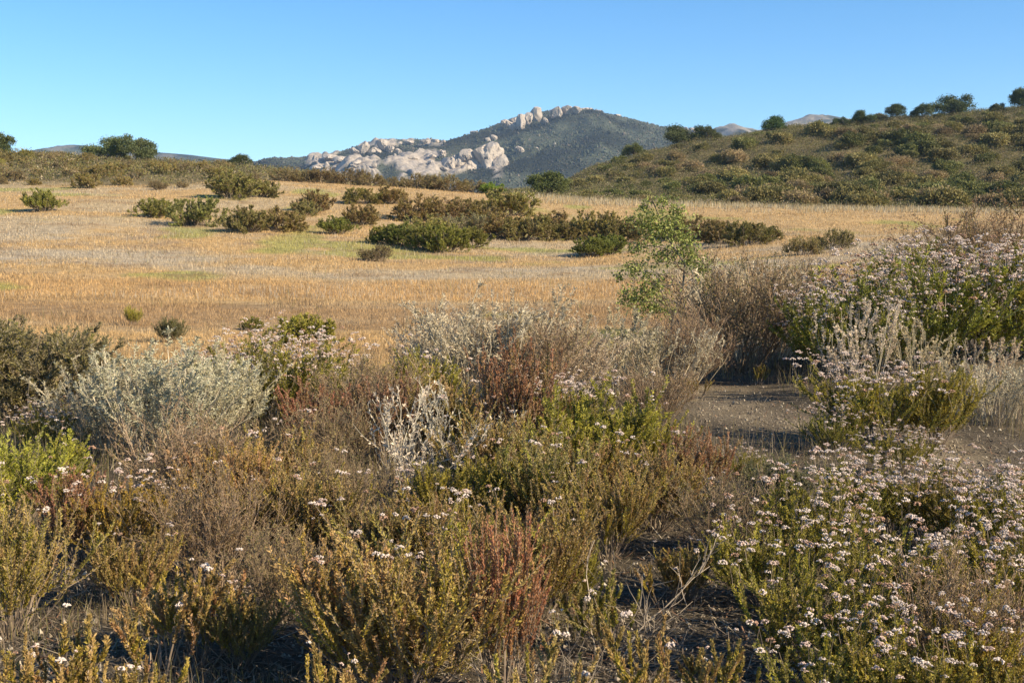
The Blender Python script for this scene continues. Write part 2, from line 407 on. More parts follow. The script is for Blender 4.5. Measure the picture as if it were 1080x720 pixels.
# ------------------------------------------------------------------ mountain and far ridges
ROCKC = np.array([.36, .305, .255]); SCRUBC = np.array([.046, .052, .037])
def ridge(name, label, sky, D, Df, zf, cols, rows, rock_fn, nz, seed, back=700):
    sx = np.array([s[0] for s in sky], float); sy = np.array([s[1] for s in sky], float)
    px = np.linspace(sx[0], sx[-1], cols); py = np.interp(px, sx, sy)
    py = np.convolve(np.pad(py, 2, mode='edge'), np.ones(5) / 5, 'valid')
    zr = z_of(py, D); x = (px - 540) / F * D
    v = np.concatenate([np.linspace(-1, -.04, 10), np.linspace(0, 1, rows)])
    X = np.repeat(x[None], len(v), 0); V = np.repeat(v[:, None], cols, 1)
    Y = np.where(V < 0, D - V * back, D + (Df - D) * V)
    pr = np.where(V < 0, 1 - V ** 2 * 1.0, 1 - V ** 1.25)
    Z = zf + (zr - zf)[None] * pr
    edge = np.clip(V * 6, 0, 1) * np.clip((1 - V) * 5, 0, 1)
    g = np.abs(fbm(X / 95 + seed, Y / 260 + seed, 4) - .5) * 2
    Z = Z + edge * nz * (g - .35) * 1.6 + np.clip(V * 10 + .25, 0, 1) * (V >= 0) * nz * .2 * (fbm(X / 22, Y / 22 + seed, 4) - .5) * 2
    pyv = 360 - F * (((Z - CAMZ) * CP + Y * SP) / (Y * CP - (Z - CAMZ) * SP)); pxv = 540 + F * X / Y
    r = rock_fn(pxv, pyv, X, Y)
    Z = Z + r * nz * .75 * np.abs(fbm(X / 30 + 3, Y / 45, 4) - .5) * 2.5
    s = SCRUBC * (.5 + 1.0 * sstep(.3, .7, fbm(X / 130, Y / 90 + 5, 4))[..., None])
    C = s * (1 - r[..., None]) + ROCKC * (.75 + .5 * fbm(X / 14, Y / 14, 3)[..., None]) * r[..., None]
    nr, nc = X.shape
    k = (np.arange(nr - 1)[:, None] * nc + np.arange(nc - 1)[None]).reshape(-1)
    Q = np.stack([k, k + nc, k + nc + 1, k + 1], 1)
    me = mesh(name, np.stack([X, Y, Z], -1).reshape(-1, 3), Q, C.reshape(-1, 3), M_MTN, True)
    tag(link(name, me), label, None, None, 'structure')
    return X, Y, Z, r
MD, MF = 2000.0, 1250.0
def box_w(px, py, x0, x1, y0, y1, s=6):
    return sstep(x0 - s, x0 + s, px) * (1 - sstep(x1 - s, x1 + s, px)) * sstep(y0 - s * .6, y0 + s * .6, py) * (1 - sstep(y1 - s * .6, y1 + s * .6, py))
def m_rock(px, py, X, Y):
    a = np.maximum.reduce([box_w(px, py, 325, 402, 158, 200), box_w(px, py, 405, 470, 158, 178), box_w(px, py, 420, 466, 172, 200), box_w(px, py, 380, 420, 148, 163), box_w(px, py, 425, 470, 146, 154, 4), box_w(px, py, 470, 528, 168, 188)])
    n = fbm(X / 36 + 2, Y / 80 + 7, 4)
    return np.clip(sstep(.49, .57, n + .05 * a) * a, 0, 1)
MSKY = [(215, 190), (262, 180), (300, 168), (325, 166), (345, 163), (362, 160), (385, 153), (402, 151), (412, 150), (430, 147), (460, 148), (470, 150), (490, 145), (520, 133), (535, 127), (560, 120), (580, 117), (605, 114.5), (620, 116), (645, 121.5), (670, 128), (690, 133), (720, 137), (745, 139), (790, 158), (830, 180), (880, 205)]
mX, mY, mZ, mR = ridge('mountain', 'scrub covered mountain with pale crags along its crest', MSKY, MD, MF, 30, 520, 230, m_rock, 16, 3)
ridge('far_hill', 'distant grey ridge showing low behind the rise', [(-260, 178), (-100, 166), (0, 165), (45, 159), (75, 152.5), (100, 154), (130, 158), (200, 163), (240, 168), (285, 171), (330, 166), (380, 172), (440, 190)], 3100, 2300, 20, 200, 60, lambda px, py, X, Y: .35 * sstep(.5, .62, fbm(X / 50, Y / 50, 3) + .12 * box_w(px, py, 60, 110, 150, 165)), 14, 11)
ridge('far_hill', 'distant grey ridge with pale rock behind the scrub hill', [(690, 190), (715, 160), (735, 143), (750, 136), (768, 131.5), (785, 135), (800, 139), (830, 128), (852, 122), (870, 122), (900, 127), (960, 137), (1050, 140), (1200, 160)], 2700, 2000, 20, 200, 60, lambda px, py, X, Y: np.clip(.7 * sstep(.50, .66, fbm(X / 40, Y / 40, 3) + .16 * np.maximum(box_w(px, py, 830, 890, 112, 140), box_w(px, py, 735, 790, 128, 150))), 0, 1), 12, 23)
def on_mountain(px, py):
    x = mX[10:]; y = mY[10:]; z = mZ[10:]
    P = 540 + F * x / y; V = 360 - F * (((z - CAMZ) * CP + y * SP) / (y * CP - (z - CAMZ) * SP))
    e = (P - px) ** 2 + (V - py) ** 2; k = np.unravel_index(np.argmin(e), e.shape)
    return np.array([x[k], y[k], z[k]])
import bmesh
def rock_mesh(seed, sub=4, rough=.42, fiss=.34):
    rng = np.random.RandomState(seed)
    bm = bmesh.new(); bmesh.ops.create_icosphere(bm, subdivisions=sub, radius=1)
    V = np.array([v.co for v in bm.verts]); Fc = np.array([[v.index for v in f.verts] for f in bm.faces]); bm.free()
    o = rng.rand(3) * 60
    n = fbm(V[:, 0] * 1.3 + o[0], V[:, 1] * 1.3 + V[:, 2] * 1.1 + o[1], 5) - .5
    g = np.abs(fbm(np.arctan2(V[:, 1], V[:, 0]) * 1.6 + o[2], V[:, 2] * .5 + o[0], 4) - .5) * 2
    r = 1 + rough * 2 * n - fiss * (1 - sstep(0, .16, g)) 
    # planes of cleavage give flat faces
    P = V * r[:, None]
    for k in range(16):
        d = norm(rng.normal(size=3)); c = rng.uniform(.55, .88); s = P @ d; P = P - np.maximum(s - c, 0)[:, None] * d * .85
    return mesh('rock', P, Fc, None, M_ROCK, False)
RK = [rock_mesh(s) for s in range(6)]
def crag(px, py, w, h, label, seed, lumps=(), group=None, sink=.25, cat='crag'):
    """w, h in pixels of the photograph, read as metres at the mountain's distance"""
    rng = random.Random(seed); p = on_mountain(px, py + h * .35); k = p[1] / F
    e = bpy.data.objects.new('rock_crag', None); COL.objects.link(e); e.location = p
    tag(e, label, cat, group)
    zc = (h * .42) * k
    for (dx, dz, lw, lh) in [(0, 0, w, h)] + list(lumps):
        o = link('rock_lump', RK[rng.randrange(6)], e)
        o.location = (dx * k, rng.uniform(-4, 4), zc - dz * k); o.scale = (lw * k * .58, lw * k * .5, lh * k * .58)
        o.rotation_euler = (rng.uniform(-.25, .25), rng.uniform(-.2, .2), rng.uniform(0, 6.3))
crag(534, 131, 16, 10, 'low slanting crag at the lower end of the mountain crest', 1, [(8, -2, 8, 8)])
crag(549, 131, 16, 16, 'blocky pale crag beside the round summit tower', 2, [(8, -4, 10, 14), (-6, 4, 12, 9)])
crag(565, 122, 15, 18, 'round upright rock tower standing alone on the crest', 3)
crag(574, 128, 7, 8, 'small pointed rock below the round summit tower', 4)
crag(587, 120, 15, 14, 'pinkish crag capping the mountain beside the dark slope', 5, [(11, -3, 14, 10), (19, -3, 12, 7), (-3, 3, 10, 8)])
crag(612, 116, 26, 3.2, 'thin strip of rock along the mountain top', 6, [(18, 2, 12, 3), (36, 7, 12, 2.4)])
crag(520, 146, 9, 7, 'small crag halfway between the crest and the great outcrop', 7, [(-5, 2, 6, 5)])
crag(547, 158, 10, 8, 'lone boulder in the dark scrub right of the great outcrop', 8)
crag(566, 157, 4, 3, 'tiny pale rock beside the lone boulder on the dark slope', 9)
crag(584, 152.5, 3, 3.5, 'tiny white rock high on the dark slope', 10)
crag(512, 166, 32, 25, 'great pale outcrop of massed boulders low on the mountain', 11, [(-20, 0, 20, 15), (17, 8, 20, 24), (-14, 11, 20, 18), (-28, 8, 22, 22), (2, 12, 20, 16), (-38, 13, 22, 24), (-24, 19, 22, 16), (-10, 19, 16, 12), (-46, 20, 18, 14)])
crag(384, 158, 13, 14, 'jagged pale crag on the spur left of the highest knob', 12, [(-9, 3, 14, 9), (9, 3, 10, 8)])
crag(404, 154, 12, 13, 'rounded pale knob on the crest of the rocky spur', 13, [(8, 4, 12, 10), (-6, 6, 12, 9), (16, 7, 10, 9)])
crag(460, 150, 12, 6, 'flat topped crag at the end of the middle crest', 14, [(-12, 0, 10, 5), (8, 0, 7, 5)])
crag(432, 150, 10, 5, 'low broken crag on the middle crest', 15, [(-9, 2, 8, 4)])
crag(387, 181, 13, 15, 'pale slab at the foot of the rocky spur', 16, [(7, 3, 10, 12)])
crag(500, 140, 12, 4, 'slanting rock rib under the saddle of the crest', 17, [(-10, 5, 10, 3), (-20, 10, 9, 3)])
crag(712, 137, 10, 5, 'pale rock strip at the low shoulder of the mountain', 18, [(9, 0, 8, 6), (17, 1, 7, 6)])
crag(350, 166, 22, 6, 'long low slab on the outer end of the spur', 19, [(14, 2, 14, 5), (-14, 4, 12, 4)])
rr = random.Random(5)
for i in range(34):
    px = rr.uniform(332, 470); py = rr.uniform(162, 193)
    if px < 400 and py < 166: continue
    if 402 < px < 424 and 166 < py < 195: continue
    crag(px, py, rr.uniform(5, 15), rr.uniform(4, 9), 'pale weathered outcrop in the dark scrub of the rocky spur', 100 + i, group='outcrops on the rocky spur', cat='outcrop')

def mountain_scrub():
    rng = np.random.RandomState(4); x = mX[10:]; y = mY[10:]; z = mZ[10:]; r = mR[10:]
    n = 60000; a = rng.randint(0, x.shape[0] - 30, n) ; b = rng.randint(40, x.shape[1] - 20, n)
    k = r[a, b] < .3; a = a[k]; b = b[k]; n = len(a)
    c = np.stack([x[a, b], y[a, b], z[a, b]], 1) + rng.normal(size=(n, 3)) * [2, 3, .3]
    rad = rng.uniform(.45, 1.3, n) * (1 + 1.1 * (rng.rand(n) < .06))
    col = pick(rng, [(3, (.046, .053, .034)), (2, (.06, .06, .042)), (2, (.036, .044, .028)), (1, (.08, .068, .052))], n, .2)
    g = fbm(c[:, 0] / 130, c[:, 1] / 90 + 5, 4); col = col * (.45 + 1.1 * sstep(.3, .7, g))[:, None]; rad = rad * (.7 + .8 * fbm(c[:, 0] / 40, c[:, 1] / 60, 2))
    V, Fc, C = blobs(rng, c, rad, col)
    tag(link('mountain_scrub', mesh('mountain_scrub', V, Fc, C, M_LITTER)), 'dark scrub cloaking the mountain slopes', 'scrub', None, 'stuff')
mountain_scrub()

# ------------------------------------------------------------------ meadow grass
def blades(rng, x, y, h, w, col, name, label, cat, lean=.25, split=1):
    n = len(x); z = height(x, y)
    yaw = rng.uniform(0, math.pi, n); tl = rng.uniform(0, 6.28, n); le = lean * rng.rand(n) ** 1.5
    b = np.stack([x, y, z - .02], 1); s = np.stack([np.cos(yaw), np.sin(yaw), np.zeros(n)], 1) * (w * .5)[:, None]
    up = norm(np.stack([np.cos(tl) * le, np.sin(tl) * le, np.ones(n)], 1)) * h[:, None]
    bend = np.stack([np.cos(tl), np.sin(tl), np.zeros(n)], 1) * (h * le * .5)[:, None]
    V = np.stack([b - s, b + s, b + up * .6 + s * .6, b + up * .6 - s * .6, b + up + bend], 1).reshape(-1, 3)
    k = np.arange(n) * 5
    Q = np.stack([k, k + 1, k + 2, k + 3], 1); T = np.stack([k + 3, k + 2, k + 4], 1)
    me = mesh(name, V, [Q, T], np.repeat(np.clip(col, 0, .9), 5, 0), M_GRASS)
    tag(link(name, me), label, cat, None, 'stuff')
def meadow():
    rng = np.random.RandomState(12)
    n = 620000
    y = np.exp(rng.uniform(math.log(13.5), math.log(150), n)); px = rng.uniform(-260, 1340, n); x = (px - 540) / F * y
    keep = (rng.rand(n) < meadow_w(x, y) * (1 - hill_w(x, y)) * (1 - .8 * rise_w(x, y))) & (fbm(x * .8, y * .8, 2) + .25 * rng.rand(n) > .42)
    x = x[keep]; y = y[keep]; n = len(x)
    tall = fbm(x * .3 + 60, y * .3, 3)
    h = rng.uniform(.06, .2, n) * (.5 + .9 * tall) * (.75 + .25 * sstep(30, 60, y)); w = y * rng.uniform(.3, .7, n) / F + .002
    c = meadow_col(x, y) * rng.uniform(.72, 1.3, (n, 1))
    c = c * np.where(rng.rand(n, 1) < .12, .6, 1)
    blades(rng, x, y, h, w, c, 'meadow_grass', 'dry golden grass covering the sloping meadow', 'grass', .9)
    n = 34000
    y = np.exp(rng.uniform(math.log(36), math.log(118), n)); px = rng.uniform(-260, 1340, n); x = (px - 540) / F * y
    keep = (rng.rand(n) < meadow_w(x, y) * (1 - hill_w(x, y)) * (1 - rise_w(x, y))) & (fbm(x * .15 + 20, y * .2, 3) > .47)
    x = x[keep]; y = y[keep]; n = len(x)
    c = pick(rng, [(3, (.44, .37, .28)), (2, (.36, .29, .22)), (1, (.5, .43, .33))], n, .15)
    blades(rng, x, y, rng.uniform(.1, .36, n), y * .33 / F + .001, c, 'dry_stalk_grass', 'thin pale grey stalks standing above the meadow grass', 'grass', .5)
    n = 26000; y = np.exp(rng.uniform(math.log(18), math.log(112), n)); px = rng.uniform(-260, 1340, n); x = (px - 540) / F * y
    keep = (rng.rand(n) < meadow_w(x, y)) & (fbm(x * .6 + 51, y * .6, 3) > .6); x = x[keep]; y = y[keep]; n = len(x)
    blades(rng, x, y, rng.uniform(.1, .45, n), y * .45 / F + .002, pick(rng, [(3, (.20, .13, .07)), (2, (.27, .19, .10)), (1, (.22, .2, .07))], n, .2), 'meadow_weeds', 'small brown weeds scattered through the meadow grass', 'weeds', .7)
    n = 26000; # tall grass fringe where the meadow meets the hill
    px = rng.uniform(540, 1300, n); y = rng.uniform(108, 138, n); x = (px - 540) / F * y
    k = fbm(x * .4 + 11, y * .4, 3) + .2 * rng.rand(n) > .55; x = x[k]; y = y[k]; n = len(x)
    c = pick(rng, [(3, (.42, .36, .25)), (2, (.45, .32, .16)), (1, (.33, .28, .15))], n, .2)
    blades(rng, x, y, rng.uniform(.15, .75, n), y * .5 / F, c, 'tall_grass', 'tall pale grass fringing the foot of the scrub hill', 'grass', .7)
meadow()

# ------------------------------------------------------------------ litter and small growth on the near soil
def litter():
    rng = np.random.RandomState(31); n = 60000
    y = np.exp(rng.uniform(math.log(3.6), math.log(20), n)); x = (rng.uniform(-140, 1220, n) - 540) / F * y
    z = height(x, y); b = np.stack([x, y, z + .004], 1)
    yaw = rng.uniform(0, 6.28, n); d = np.stack([np.cos(yaw), np.sin(yaw), rng.normal(size=n) * .22], 1); ln = rng.uniform(.015, .11, n)[:, None]
    sd = np.stack([-np.sin(yaw), np.cos(yaw), np.zeros(n)], 1) * rng.uniform(.0012, .0045, (n, 1))
    V = np.stack([b - sd, b + sd, b + d * ln + sd * .6 + [0, 0, .012], b + d * ln - sd * .6 + [0, 0, .012]], 1).reshape(-1, 3)
    c = pick(rng, [(3, (.24, .19, .13)), (4, (.12, .09, .065)), (1, (.38, .31, .22)), (1, (.26, .14, .08))], n, .25)
    tag(link('twig_litter', mesh('twig_litter', V, np.arange(4 * n).reshape(n, 4), np.repeat(c, 4, 0), M_LITTER)), 'fallen twigs and leaf litter on the bare soil', 'litter', None, 'stuff')
    n = 34000
    y = np.exp(rng.uniform(math.log(3.6), math.log(21), n)); x = (rng.uniform(-140, 1250, n) - 540) / F * y
    r = .003 + .012 * rng.rand(n) ** 6
    c = pick(rng, [(3, (.26, .21, .16)), (3, (.16, .13, .1)), (1, (.42, .36, .28))], n, .2)
    V, Fc, C = blobs(rng, np.stack([x, y, height(x, y) + r * .3], 1), r, c)
    tag(link('gravel', mesh('gravel', V, Fc, C, M_LITTER)), 'small stones and grit strewn over the bare soil', 'gravel', None, 'stuff')
    n = 9000; pp = np.array(PATH); i = rng.randint(0, len(pp) - 1, n); t = rng.rand(n, 1); q = pp[i] * (1 - t) + pp[i + 1] * t + rng.normal(size=(n, 2)) * .55
    r = .002 + .013 * rng.rand(n) ** 7; c = pick(rng, [(3, (.25, .20, .14)), (4, (.14, .11, .085)), (1, (.36, .30, .22))], n, .25)
    V, Fc, C = blobs(rng, np.stack([q[:, 0], q[:, 1], height(q[:, 0], q[:, 1]) + r * .2], 1), r, c)
    tag(link('path_gravel', mesh('path_gravel', V, Fc, C, M_LITTER)), 'loose gravel on the worn path', 'gravel', None, 'stuff')
    n = 60000
    y = np.exp(rng.uniform(math.log(4), math.log(19), n)); x = (rng.uniform(-140, 1220, n) - 540) / F * y
    px = 540 + F * x / y; k = (fbm(x * 1.1 + 7, y * 1.1, 3) + .16 * sstep(6.2, 7.5, y) > .50) & (poly_dist(x, y, PATH) > .9) & (poly_dist(x, y, PATH2) > 1); x = x[k]; y = y[k]; n = len(x)
    c = pick(rng, [(3, (.25, .19, .12)), (2, (.2, .14, .09)), (3, (.22, .19, .06)), (1, (.33, .27, .19))], n, .25)
    blades(rng, x, y, rng.uniform(.05, .30, n) * (.6 + .6 * sstep(6, 8, y)), .0022 + y * .3 / F * rng.rand(n), c, 'dry_ground_cover', 'sparse dry stems growing between the shrubs', 'ground cover', .6)
litter()
# ------------------------------------------------------------------ shrub kinds
OLIVE = (.21, .19, .05); YELG = (.38, .33, .045); GOLDL = (.35, .27, .095); RUST = (.29, .165, .09); DUST = (.32, .25, .145); GREEN = (.18, .17, .03); BROWN = (.19, .115, .06); SILV = (.58, .475, .33); SAGEG = (.40, .335, .22)
PR = {}
for k in range(2):
    PR['buck%d' % k] = spiky_shrub(10 + k, H=.62, n0=34, spread=1.05, nb=190, blen=.34, nleaf=15000, ll=.014, lw=.004, pal=[(4, GREEN), (4, YELG), (2, OLIVE), (1, GOLDL)], tip=(.3, .26, .05), heads=105, headR=.0145, stalk=.13, blobn=16)
    PR['mound%d' % k] = spiky_shrub(20 + k, H=1.25, n0=70, spread=1.15, nb=420, blen=.55, nleaf=16000, ll=.034, lw=.010, pal=[(4, GREEN), (3, YELG), (3, OLIVE)], tip=(.3, .28, .05), heads=380, headR=.022, stalk=.22, blobn=9, blobr=.0085, stemr=.006, base_r=.25, stemcol=(.25, .2, .14), up=.09)
PR['buck2'] = spiky_shrub(14, H=.62, n0=34, spread=1.05, nb=190, blen=.34, nleaf=16000, ll=.014, lw=.004, pal=[(3, GREEN), (4, YELG), (3, OLIVE), (2, GOLDL)], tip=(.32, .25, .06), heads=46, headR=.0145, stalk=.11, blobn=16)
for k in range(3):
    PR['olive%d' % k] = spiky_shrub(30 + k, H=.62, n0=30, spread=.8, nb=240, blen=.34, nleaf=17000, ll=.0125, lw=.004, pal=[(4, OLIVE), (3, GOLDL), (3, YELG), (1, RUST)], tip=(.36, .25, .115), tipw=.45, heads=7, headR=.011, stalk=.07, blobn=11, up=.14)
for k in range(2):
    PR['rust%d' % k] = spiky_shrub(40 + k, H=.58, n0=24, spread=.6, nb=130, blen=.3, nleaf=9000, ll=.012, lw=.0038, pal=[(4, RUST), (2, BROWN), (2, GOLDL), (1, OLIVE)], tip=(.40, .20, .11), tipw=.5, heads=0, up=.16)
    PR['yelg%d' % k] = spiky_shrub(50 + k, H=.6, n0=32, spread=.8, nb=190, blen=.34, nleaf=14000, ll=.016, lw=.0042, pal=[(5, YELG), (3, OLIVE), (2, GREEN)], tip=(.36, .33, .06), heads=7, headR=.011, stalk=.08, up=.14)
    PR['silver%d' % k] = spiky_shrub(60 + k, H=.85, n0=50, spread=.75, nb=260, blen=.34, nt=420, tlen=.09, nleaf=7500, ll=.019, lw=.0052, pal=[(5, SILV), (3, SAGEG), (1, DUST)], tip=(.52, .47, .38), stemcol=(.36, .31, .23), stemr=.004, up=.1, wander=.11, base_r=.12, leaf_tilt=1.4)
    PR['brown%d' % k] = spiky_shrub(70 + k, H=.75, n0=46, spread=.75, nb=380, blen=.34, nt=1100, tlen=.13, angle=.8, nleaf=6500, ll=.014, lw=.0042, pal=[(3, DUST), (3, BROWN), (2, OLIVE)], tip=(.36, .26, .15), stemcol=(.235, .165, .11), stemr=.0034, up=.12, base_r=.1)
    PR['sage%d' % k] = spiky_shrub(80 + k, H=.8, n0=60, spread=.95, nb=420, blen=.34, nt=700, tlen=.12, nleaf=22000, ll=.024, lw=.0052, pal=[(4, (.15, .14, .068)), (3, (.19, .16, .09)), (2, OLIVE), (1, DUST)], tip=(.24, .21, .1), stemcol=(.22, .18, .14), stemr=.005, base_r=.15)
    PR['sprig%d' % k] = spiky_shrub(90 + k, H=.42, n0=11, spread=.75, nb=34, blen=.2, nleaf=4200, ll=.0125, lw=.0045, pal=[(3, GOLDL), (3, YELG), (2, OLIVE), (1, RUST)], tip=(.38, .28, .13), tipw=.4, heads=3, headR=.011, stalk=.05, wander=.14, up=.14)
PR['stalk0'] = spiky_shrub(100, H=.7, n0=90, spread=.6, nb=260, blen=.2, nt=200, tlen=.08, nleaf=2400, ll=.02, lw=.006, pal=[(3, SILV), (2, DUST)], stemcol=(.40, .33, .23), stemr=.0024, base_r=.22, wander=.07)
PR['white0'] = spiky_shrub(110, H=.6, n0=14, spread=.7, nb=60, blen=.26, nt=110, tlen=.08, nleaf=420, ll=.02, lw=.007, pal=[(2, (.5, .45, .34)), (2, SILV)], stemcol=(.40, .35, .27), stemr=.0036, base_r=.05, wander=.2, leaf_tilt=1.3)
PR['wand0'] = spiky_shrub(115, H=.8, n0=22, spread=.65, nb=70, blen=.28, nt=170, tlen=.05, nleaf=2600, ll=.017, lw=.006, pal=[(4, SILV), (2, SAGEG)], stemcol=(.36, .31, .22), stemr=.0032, base_r=.12, leaf_tilt=1.4)
PR['dead0'] = spiky_shrub(120, H=.55, n0=9, spread=1.25, nb=34, blen=.28, nt=70, tlen=.1, nleaf=0, stemcol=(.25, .2, .15), stemr=.0032, base_r=.03, wander=.15, up=.03)
BP = [(4, (.255, .22, .066)), (3, (.265, .20, .09)), (3, (.21, .205, .055)), (2, (.32, .245, .135))]
def bush(seed, W=.95, Hh=1.2, n=10, pal=BP, **kw):
    rng = random.Random(seed); L = []
    for i in range(n):
        a = rng.uniform(0, 6.28); r = W * rng.uniform(.15, 1.0) ** .7; s = rng.uniform(.22, .52)
        L.append((math.cos(a) * r * 1.15, math.sin(a) * r * .85, Hh * rng.uniform(.1, .78) * (1 - .35 * r / W), s, s * rng.uniform(.6, 1.0)))
    L.append((0, 0, .35 * Hh, .55, .4 * Hh))
    return lobed(seed, L, **{**dict(ntip=760, per=17, ls=.078, lw=.027, pal=pal, stemr=.014, nstem=70, spreadc=.095, rag=.26, shell=.7), **kw})
def ragged(seed, pal, H=1.1, n0=44, spread=1.35, **kw):
    return spiky_shrub(seed, **{**dict(H=H, n0=n0, spread=spread, up=.07, base_r=.35, nb=260, blen=.46, nt=420, tlen=.2, nleaf=13000, ll=.058, lw=.018, pal=pal, tip=(.30, .25, .09), tipw=.3,
        stemcol=(.2, .155, .11), stemr=.012, wander=.2, angle=.9, leaf_tilt=1.1), **kw})
for k in range(4): PR['bush%d' % k] = ragged(200 + k, BP)
for k in range(2): PR['green%d' % k] = ragged(210 + k, [(4, (.19, .19, .04)), (3, (.25, .22, .05)), (3, (.13, .135, .034))], spread=1.15, nleaf=11000, nb=280)
for k in range(2): PR['scrub%d' % k] = ragged(220 + k, [(3, (.22, .16, .09)), (3, (.20, .165, .075)), (2, (.27, .21, .13)), (2, (.15, .135, .05))], nleaf=5000, nt=500, H=1.0, stemcol=(.25, .195, .14))
CH = [(4, (.215, .175, .062)), (3, (.17, .155, .052)), (2, (.26, .21, .09)), (2, (.13, .12, .043))]
for k in range(3): PR['chaparral%d' % k] = bush(230 + k, W=1.1, Hh=1.2, n=13, pal=CH, ntip=420, per=12, ls=.19, lw=.085, spreadc=.1, rag=.3)
for k in range(2): PR['drybrush%d' % k] = bush(240 + k, W=1.0, Hh=1.0, n=11, pal=[(3, (.22, .165, .085)), (3, (.19, .16, .065)), (2, (.28, .22, .13))], ntip=330, per=11, ls=.19, lw=.06, spreadc=.12, rag=.34, nstem=140, stemcol=(.25, .2, .15))
OAKP = [(4, (.082, .10, .034)), (3, (.11, .125, .045)), (2, (.15, .155, .065))]
def oak(seed, W, Hh, n, trunk_h, pal=OAKP):
    rng = random.Random(seed); L = []
    for i in range(n):
        a = rng.uniform(0, 6.28); r = W * rng.uniform(.25, .8)
        L.append((math.cos(a) * r, math.sin(a) * r, trunk_h + Hh * rng.uniform(.15, .7), rng.uniform(.2, .38) * W, rng.uniform(.13, .28) * Hh))
    tr = [(0, 0, -.2), (.05, .02, trunk_h * .5), (-.05, .05, trunk_h), (.1, 0, trunk_h + Hh * .3)]
    return lobed(seed, L, ntip=900, per=11, ls=.16, lw=.1, pal=pal, trunk=tr, stemr=.07, nstem=36, spreadc=.16, shell=.6, stem_name='trunk', crown='crown', rag=.14)
for k in range(3): PR['oak%d' % k] = oak(300 + k, 2.4, 2.9, 14, .45)
def top_of(p):
    return max(float(np.percentile(np.array([v.co.z for v in me.vertices]), 98.5)) for _, me, _ in p)
TOP = {k: top_of(v) for k, v in PR.items()}
prng = random.Random(77)
def shrub(kind, px, pyb, hp, name, label, cat='shrub', group=None, tint=(1, 1, 1), wide=1.0, y=None, rz=None, near=False):
    p = at_dist(px, y) if y else ground_at(px, pyb)
    if p[1] < 330 and y is None and pyb > 719: pass
    s = hp * p[1] / F / TOP[kind]
    if near: wide = wide * 1.25; s = s * 1.07
    t = [c * prng.uniform(.95, 1.05) for c in (np.array(tint) ** (.5 if near else 1))]
    return place(name, PR[kind], p, s * wide, prng.uniform(0, 6.28) if rz is None else rz, label, cat, group, t, 1.0 / wide)
# tints of whole plants
WARM = (1.25, .95, .8); RED = (1.35, .8, .7); GRN = (.85, 1.1, .8); GREY = (1.15, 1.1, 1.25); DRY = (1.3, 1.05, .95)

